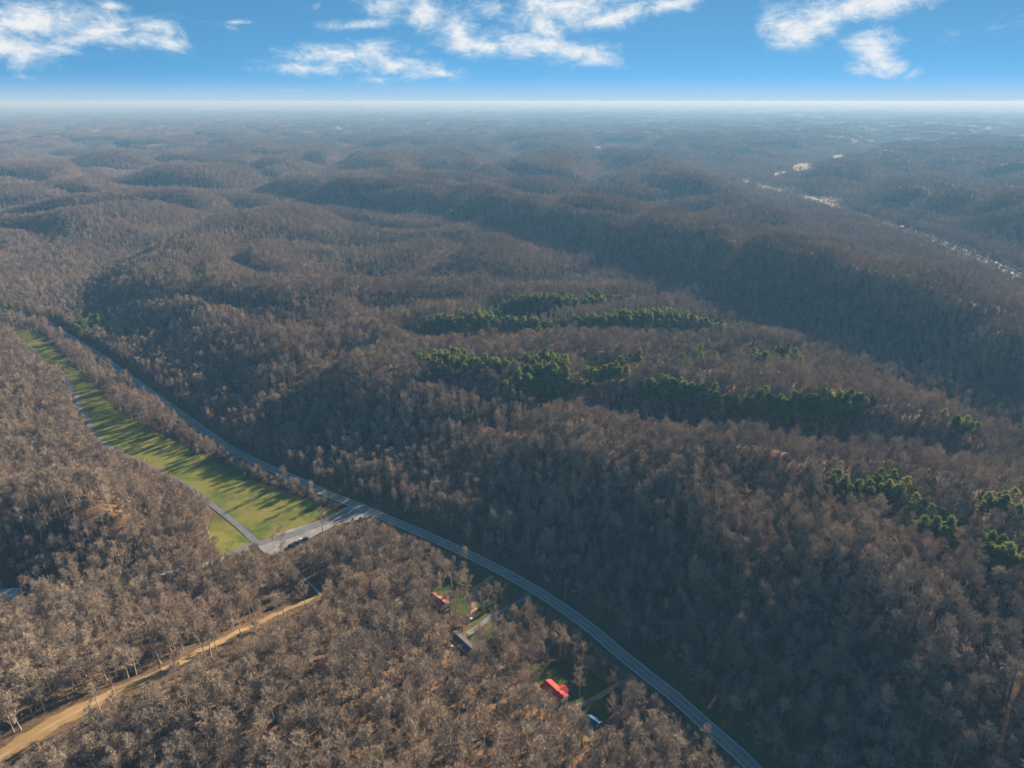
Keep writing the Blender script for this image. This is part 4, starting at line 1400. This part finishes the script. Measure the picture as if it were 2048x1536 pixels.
M_bluewall = mat_plain('blue_wall', (0.06, 0.16, 0.30), 0.6, 0.1, 0.6)
M_brick = mat_plain('brick', (0.26, 0.12, 0.08), 0.9, 0.15, 4)
M_darkwall = mat_plain('weathered_wall', (0.24, 0.235, 0.23), 0.9, 0.1, 0.6)
M_wood = mat_plain('weathered_wood', (0.30, 0.26, 0.21), 0.9, 0.2, 2)
M_glass = mat_plain('window_glass', (0.04, 0.05, 0.06), 0.1, 0.05, 1, 0, 0.6)
M_trim = mat_plain('white_trim', (0.72, 0.72, 0.70), 0.6, 0.05, 1)
M_door = mat_plain('painted_door', (0.16, 0.09, 0.06), 0.5, 0.1, 1)


def house(name, px0, px1, W_, wall_h, rise, mat_roof, mat_wall, label, cat, L=None, porch=True, chimney=True, over=0.5, pivot=None, windows=4, porch_side=1):
    """gabled house whose ridge runs between two photo points"""
    a = np.array(rg(*px0, wall_h + rise)); b = np.array(rg(*px1, wall_h + rise))
    c = (a + b) / 2
    ang = math.atan2(b[1] - a[1], b[0] - a[0])
    LL = L or float(np.hypot(*(b - a)[:2]))
    hx = LL / 2; hy = W_ / 2
    cs = [(c[0] + math.cos(ang) * i * hx - math.sin(ang) * j * hy, c[1] + math.sin(ang) * i * hx + math.cos(ang) * j * hy) for i in (-1, 1) for j in (-1, 1)]
    zs_ = [tz(*p) for p in cs]
    z0 = max(zs_)
    root = empty(name, (c[0], c[1], z0), ang)
    tag(root, label, cat)
    fd = z0 - min(zs_) + 0.6
    MB().box(-hx + .12, hx - .12, -hy + .12, hy - .12, -fd, 0.35).build('foundation', M_brick, root)
    w = MB()
    w.prism_x([(-hy, .35), (hy, .35), (hy, wall_h), (0, wall_h + rise * (hy / (hy + over)) - .1), (-hy, wall_h)], -hx, hx)
    wall = w.build('wall', mat_wall, root)
    t = 0.16
    eave = wall_h - rise * over / hy * 0.9
    r_ = MB()
    for s in (-1, 1):
        pr = [(0, wall_h + rise), (0, wall_h + rise + t), (s * (hy + over), eave + t), (s * (hy + over), eave)]
        if s > 0: pr = pr[::-1]
        r_.prism_x(pr, -hx - over, hx + over)
    roof = r_.build('roof', mat_roof, root)
    MB().prism_x([(-.16, wall_h + rise + t - .05), (.16, wall_h + rise + t - .05), (0, wall_h + rise + t + .07)], -hx - over - .02, hx + over + .02).build('ridge_cap', mat_roof, roof)
    tr = MB()
    for s in (-1, 1):
        x_ = s * (hx + over)
        for q in (-1, 1):
            pr = [(0, wall_h + rise - .16), (0, wall_h + rise + .02), (q * (hy + over), eave + .02), (q * (hy + over), eave - .16)]
            tr.prism_x(pr, min(x_, x_ + s * .07), max(x_, x_ + s * .07))
    tr.build('gable_trim', M_trim, root)
    n = windows
    for s in (-1, 1):
        for i in range(n):
            x = -hx + LL * (i + 0.5) / n
            if i == n // 2: continue
            fr = MB().box(x - .65, x + .65, min(s * hy, s * (hy + .07)), max(s * hy, s * (hy + .07)), 1.05, 2.35).build('window', M_trim, wall)
            MB().box(x - .52, x + .52, min(s * (hy + .071), s * (hy + .09)), max(s * (hy + .071), s * (hy + .09)), 1.17, 2.23).build('pane', M_glass, root)
    x = -hx + LL * (n // 2 + 0.5) / n
    for s in (-1, 1):
        MB().box(x - .5, x + .5, min(s * hy, s * (hy + .06)), max(s * hy, s * (hy + .06)), .36, 2.4).build('door', M_door, root)
    for s in (-1, 1):
        MB().box(min(s * hx, s * (hx + .07)), max(s * hx, s * (hx + .07)), -.7, .7, 1.1, 2.3).build('window', M_trim, root)
    if porch:
        y0 = porch_side * hy
        pw = 2.0; dpt = 2.4
        pz = wall_h - .25
        pr_ = MB()
        for q in (-1, 1):
            prof = [(x, pz + 1.0), (x, pz + 1.14), (x + q * (pw + .35), pz + .04), (x + q * (pw + .35), pz - .1)]
            if q < 0: prof = prof[::-1]
            ya, yb = sorted((y0 + porch_side * -.6, y0 + porch_side * (dpt + .3)))
            pr_.prism_y(prof, ya, yb)
        pr_.build('porch_roof', mat_roof, root)
        dk = MB(); ya, yb = sorted((y0 + porch_side * .02, y0 + porch_side * dpt))
        dk.box(x - pw, x + pw, ya, yb, .1, .3)
        dk.build('porch_deck', M_wood, root)
        for q in (-1, 1):
            MB().box(x + q * pw - .08, x + q * pw + .08, y0 + porch_side * dpt - .1 - .08, y0 + porch_side * dpt - .1 + .08, -fd, pz + .1).build('porch_post', M_trim, root)
    if chimney:
        MB().box(hx * .45, hx * .45 + .7, -.35, .35, wall_h + rise * .5, wall_h + rise + .9).build('chimney', M_brick, roof)
    return root


house('red_roofed_house', (1092, 1363), (1126, 1394), 6.3, 2.7, 1.5, M_red, M_siding, 'white house with a bright red metal roof and porch at the wood edge', 'house', porch_side=1)
house('pink_roofed_house', (864, 1188), (890, 1208), 5.8, 2.7, 1.4, M_pink, M_siding, 'white-walled house with a faded pinkish red roof left of the curving driveway', 'house', porch_side=1)
mh = house('mobile_home', (906, 1269), (944, 1299), 4.6, 2.7, 0.8, M_shingle, M_greysiding, 'long narrow pale home with a dark grey roof and wooden decks', 'house', porch=False, chimney=False, over=.3, windows=6)
dk = MB().box(-2.6, 1.6, -2.6 - 3.0, -2.65, .45, .62); dk.build('deck', M_wood, mh)
rl = MB()
for x_ in (-2.55, -1.2, .2, 1.55): rl.box(x_ - .05, x_ + .05, -5.55, -5.45, -1.2, 1.5)
rl.box(-2.6, 1.6, -5.54, -5.46, 1.5, 1.6)
rl.build('deck_railing', M_trim, mh)
dk2 = MB().box(1.2, 5.0, 2.65, 4.8, .45, .62); dk2.build('deck', M_wood, mh)
rl = MB()
for x_ in (1.25, 2.5, 3.7, 4.95): rl.box(x_ - .05, x_ + .05, 4.65, 4.75, -1.2, 1.5)
rl.box(1.2, 5.0, 4.66, 4.74, 1.5, 1.6)
rl.build('deck_railing', M_trim, mh)
house('shed', (1176, 1433), (1196, 1446), 4.6, 2.4, 1.1, M_blue, M_bluewall, 'small blue shed with a blue metal roof below the red-roofed house', 'shed', porch=False, chimney=False, over=.25, windows=2)
house('long_barn', (-42, 1186), (34, 1186), 7.5, 2.8, 1.0, M_shadeblue, M_siding, 'long low building with a pale metal roof in the shaded hollow at the left edge', 'barn', porch=False, chimney=False, over=.4, windows=8)
# houses of the right-hand valley, a few pixels each
for px, py, L_, mr, lab in [
    (2040, 556, 14, M_shingle, 'dark-roofed white house by the valley road at the right edge of the picture'),
    (2022, 545, 11, M_greysiding, 'grey house left of the dark-roofed one by the valley road'),
    (1860, 474, 12, M_greysiding, 'lone pale house halfway along the right-hand valley road'),
    (1802, 452, 13, M_pink, 'reddish-roofed house farther up the right-hand valley road'),
    (1488, 359, 18, M_siding, 'white building at the left end of the valley meadow'),
    (1230, 278, 22, M_siding, 'tiny white building above the tan diagonal clearing'),
]:
    house('distant_house', (px - 3, py), (px + 3, py - 1), 7, 3, 2, mr if mr in (M_shingle, M_pink) else M_darkwall, M_darkwall, lab, 'house', L=L_, porch=False, chimney=False, windows=3)
for px, py in [(1764, 291), (1772, 288), (1780, 290), (1787, 287), (1742, 299), (1794, 292), (1768, 295)]:
    h_ = house('hamlet_house', (px - 2, py), (px + 2, py), 10, 4, 3, M_darkwall, M_darkwall, 'tiny pale house in the distant hamlet on the right-hand hills', 'house', L=22, porch=False, chimney=False, windows=3)
    h_['group'] = 'houses of the distant hamlet'

# ------------------------------------------------------------------ vehicles
M_tyre = mat_plain('tyre_rubber', (0.02, 0.02, 0.02), 0.9, 0.05)
M_rim = mat_plain('steel_rim', (0.45, 0.45, 0.46), 0.35, 0.05, 1, 0.8)
M_lamp = mat_plain('lamp_glass', (0.7, 0.7, 0.68), 0.15, 0.02)


def car(name, px, py, head, col, label, cat, pickup=False):
    x, y, z = rg(px, py)
    root = empty(name, (x, y, z + 0.24), head)
    tag(root, label, cat)
    paint = mat_plain('car_paint', col, 0.3, 0.03, 1, 0.0, 0.6)
    L = 5.4 if pickup else 4.7; hw = .95
    b = MB()
    if pickup:
        prof = [(-L / 2, .38), (L / 2 - .1, .38), (L / 2, .6), (L / 2 - .05, .95), (1.15, 1.1), (-.75, 1.12), (-.76, .75), (-L / 2 + .1, .75), (-L / 2 + .1, 1.08), (-L / 2, 1.08)]
    else:
        prof = [(-L / 2 + .05, .36), (L / 2 - .15, .36), (L / 2, .58), (L / 2 - .1, .82), (1.15, .98), (-1.75, 1.0), (-L / 2 + .02, .92), (-L / 2, .6)]
    b.prism_y(prof, -hw, hw)
    body = b.build('body', paint, root, .05)
    cabx = [(1.15, 1.0), (.45, 1.68), (-.6, 1.7), (-.75, 1.0)] if pickup else [(1.15, .95), (.4, 1.45), (-1.1, 1.47), (-1.8, .97)]
    MB().prism_y(cabx, -hw + .13, hw - .13).build('cabin_glass', M_glass, root, .03)
    rx = (.42, -.58, 1.66) if pickup else (.36, -1.08, 1.44)
    MB().box(rx[1], rx[0], -hw + .16, hw - .16, rx[2], rx[2] + .06).build('roof', paint, root)
    for sx_ in (1.5, -1.45):
        for s in (-1, 1):
            w_ = MB().tube((sx_, s * (hw - .18), .34), (sx_, s * (hw + .02), .34), .34, .34, 14).build('wheel', M_tyre, root)
            MB().tube((sx_, s * (hw + .021), .34), (sx_, s * (hw + .04), .34), .2, .2, 10).build('rim', M_rim, w_)
    for s in (-1, 1):
        MB().box(L / 2 - .06, L / 2 + .015, s * .72 - .2, s * .72 + .2, .62, .78).build('headlight', M_lamp, root)
    return root


car('parked_car', 583, 1092, R(38), (0.03, 0.033, 0.04), 'black car at the left end of the cars on the gravel junction', 'car')
car('parked_car', 593, 1087, R(30), (0.14, 0.02, 0.03), 'maroon car between the black and white ones on the gravel junction', 'car')
car('parked_truck', 601, 1082, R(40), (0.75, 0.75, 0.74), 'white pickup parked beside the maroon car on the gravel junction', 'pickup truck', True)
car('parked_car', 611, 1079, R(35), (0.05, 0.035, 0.08), 'dark purple car at the right end of the cars on the gravel junction', 'car')
car('parked_car', 828, 1322, R(120), (0.78, 0.78, 0.77), 'small white car parked alone among the bare trees below the homes', 'car')
car('parked_truck', 544, 1219, R(15), (0.02, 0.022, 0.025), 'black pickup parked at the upper edge of the dirt track', 'pickup truck', True)
car('parked_car', 903, 1296, R(150), (0.3, 0.31, 0.33), 'grey car parked below the grey-roofed home', 'car')
car('parked_car', 938, 1400 - 158, R(60), (0.6, 0.58, 0.52), 'pale car at the foot of the reddish driveway', 'car')

# ------------------------------------------------------------------ poles and signs
M_pole = mat_plain('pole_wood', (0.16, 0.12, 0.09), 0.9, 0.2, 3)
M_palepole = mat_plain('pale_pole', (0.42, 0.41, 0.39), 0.7, 0.1, 3)
M_insul = mat_plain('insulator', (0.5, 0.5, 0.48), 0.3, 0.05)
M_signg = mat_plain('sign_panel', (0.70, 0.72, 0.70), 0.5, 0.05, 1)


def utility_pole(px, py, h, mat, label, rz):
    x, y, z = rg(px, py)
    root = empty('utility_pole', (x, y, z), rz)
    tag(root, label, 'utility pole')
    MB().tube((0, 0, -.5), (0, 0, h), .17, .11, 9).build('post', mat, root)
    c = MB().box(-1.2, 1.2, .11, .23, h - .9, h - .74).build('crossarm', mat, root)
    for x_ in (-1.1, -.4, .4, 1.1):
        MB().tube((x_, .17, h - .74), (x_, .17, h - .52), .05, .04, 7).build('insulator', M_insul, c)


utility_pole(322, 1346, 11, M_pole, 'dark wooden pole on the upper edge of the dirt track', R(25))
utility_pole(360, 1340, 11, M_pole, 'dark wooden pole on the lower edge of the dirt track', R(25))
utility_pole(969, 1108, 12, M_palepole, 'pale pole on the far verge of the highway above the reddish driveway', R(-35))
utility_pole(1130, 1200, 12, M_palepole, 'pale pole on the far verge of the highway at the foot of the dark hillside', R(-35))
utility_pole(56, 662, 11, M_palepole, 'pale pole at the far end of the long green field', R(-50))
utility_pole(752, 1012, 11, M_pole, 'dark pole on the far verge of the highway opposite the gravel junction', R(-35))


def road_sign(px, py, w, h, label, rz):
    x, y, z = rg(px, py)
    root = empty('road_sign', (x, y, z), rz)
    tag(root, label, 'sign')
    for s in (-1, 1):
        MB().tube((s * w * .35, .06, -.3), (s * w * .35, .06, 1.2 + h), .05, .05, 7).build('post', M_palepole, root)
    MB().box(-w / 2, w / 2, -.03, .01, 1.2, 1.2 + h).build('panel', M_signg, root)


road_sign(745, 1039, 1.6, 1.1, 'pale road sign on the near verge just past the gravel junction', R(20))
road_sign(751, 1036, 1.3, 1.0, 'smaller pale sign beside the larger one past the gravel junction', R(20))

# ------------------------------------------------------------------ the air: one closed box of thin blue haze
def build_haze():
    m = bpy.data.materials.new('haze')
    m.use_nodes = True
    N = Nodes(m.node_tree)
    for nd in list(N.n): N.n.remove(nd)
    out = N.new('ShaderNodeOutputMaterial')
    pv = N.new('ShaderNodeVolumePrincipled')
    pv.inputs['Color'].default_value = (0.14, 0.32, 0.55, 1)
    pv.inputs['Absorption Color'].default_value = (0.55, 0.24, 0.06, 1)
    pv.inputs['Density'].default_value = 0.000145
    pv.inputs['Anisotropy'].default_value = 0.1
    N.link(pv.outputs[0], out.inputs['Volume'])
    o = MB().box(-75000, 75000, -400, 72000, -6, CAM_H + 6).build('haze', m)
    tag(o, 'thin blue haze lying over the whole forest', None, None, 'stuff')


build_haze()
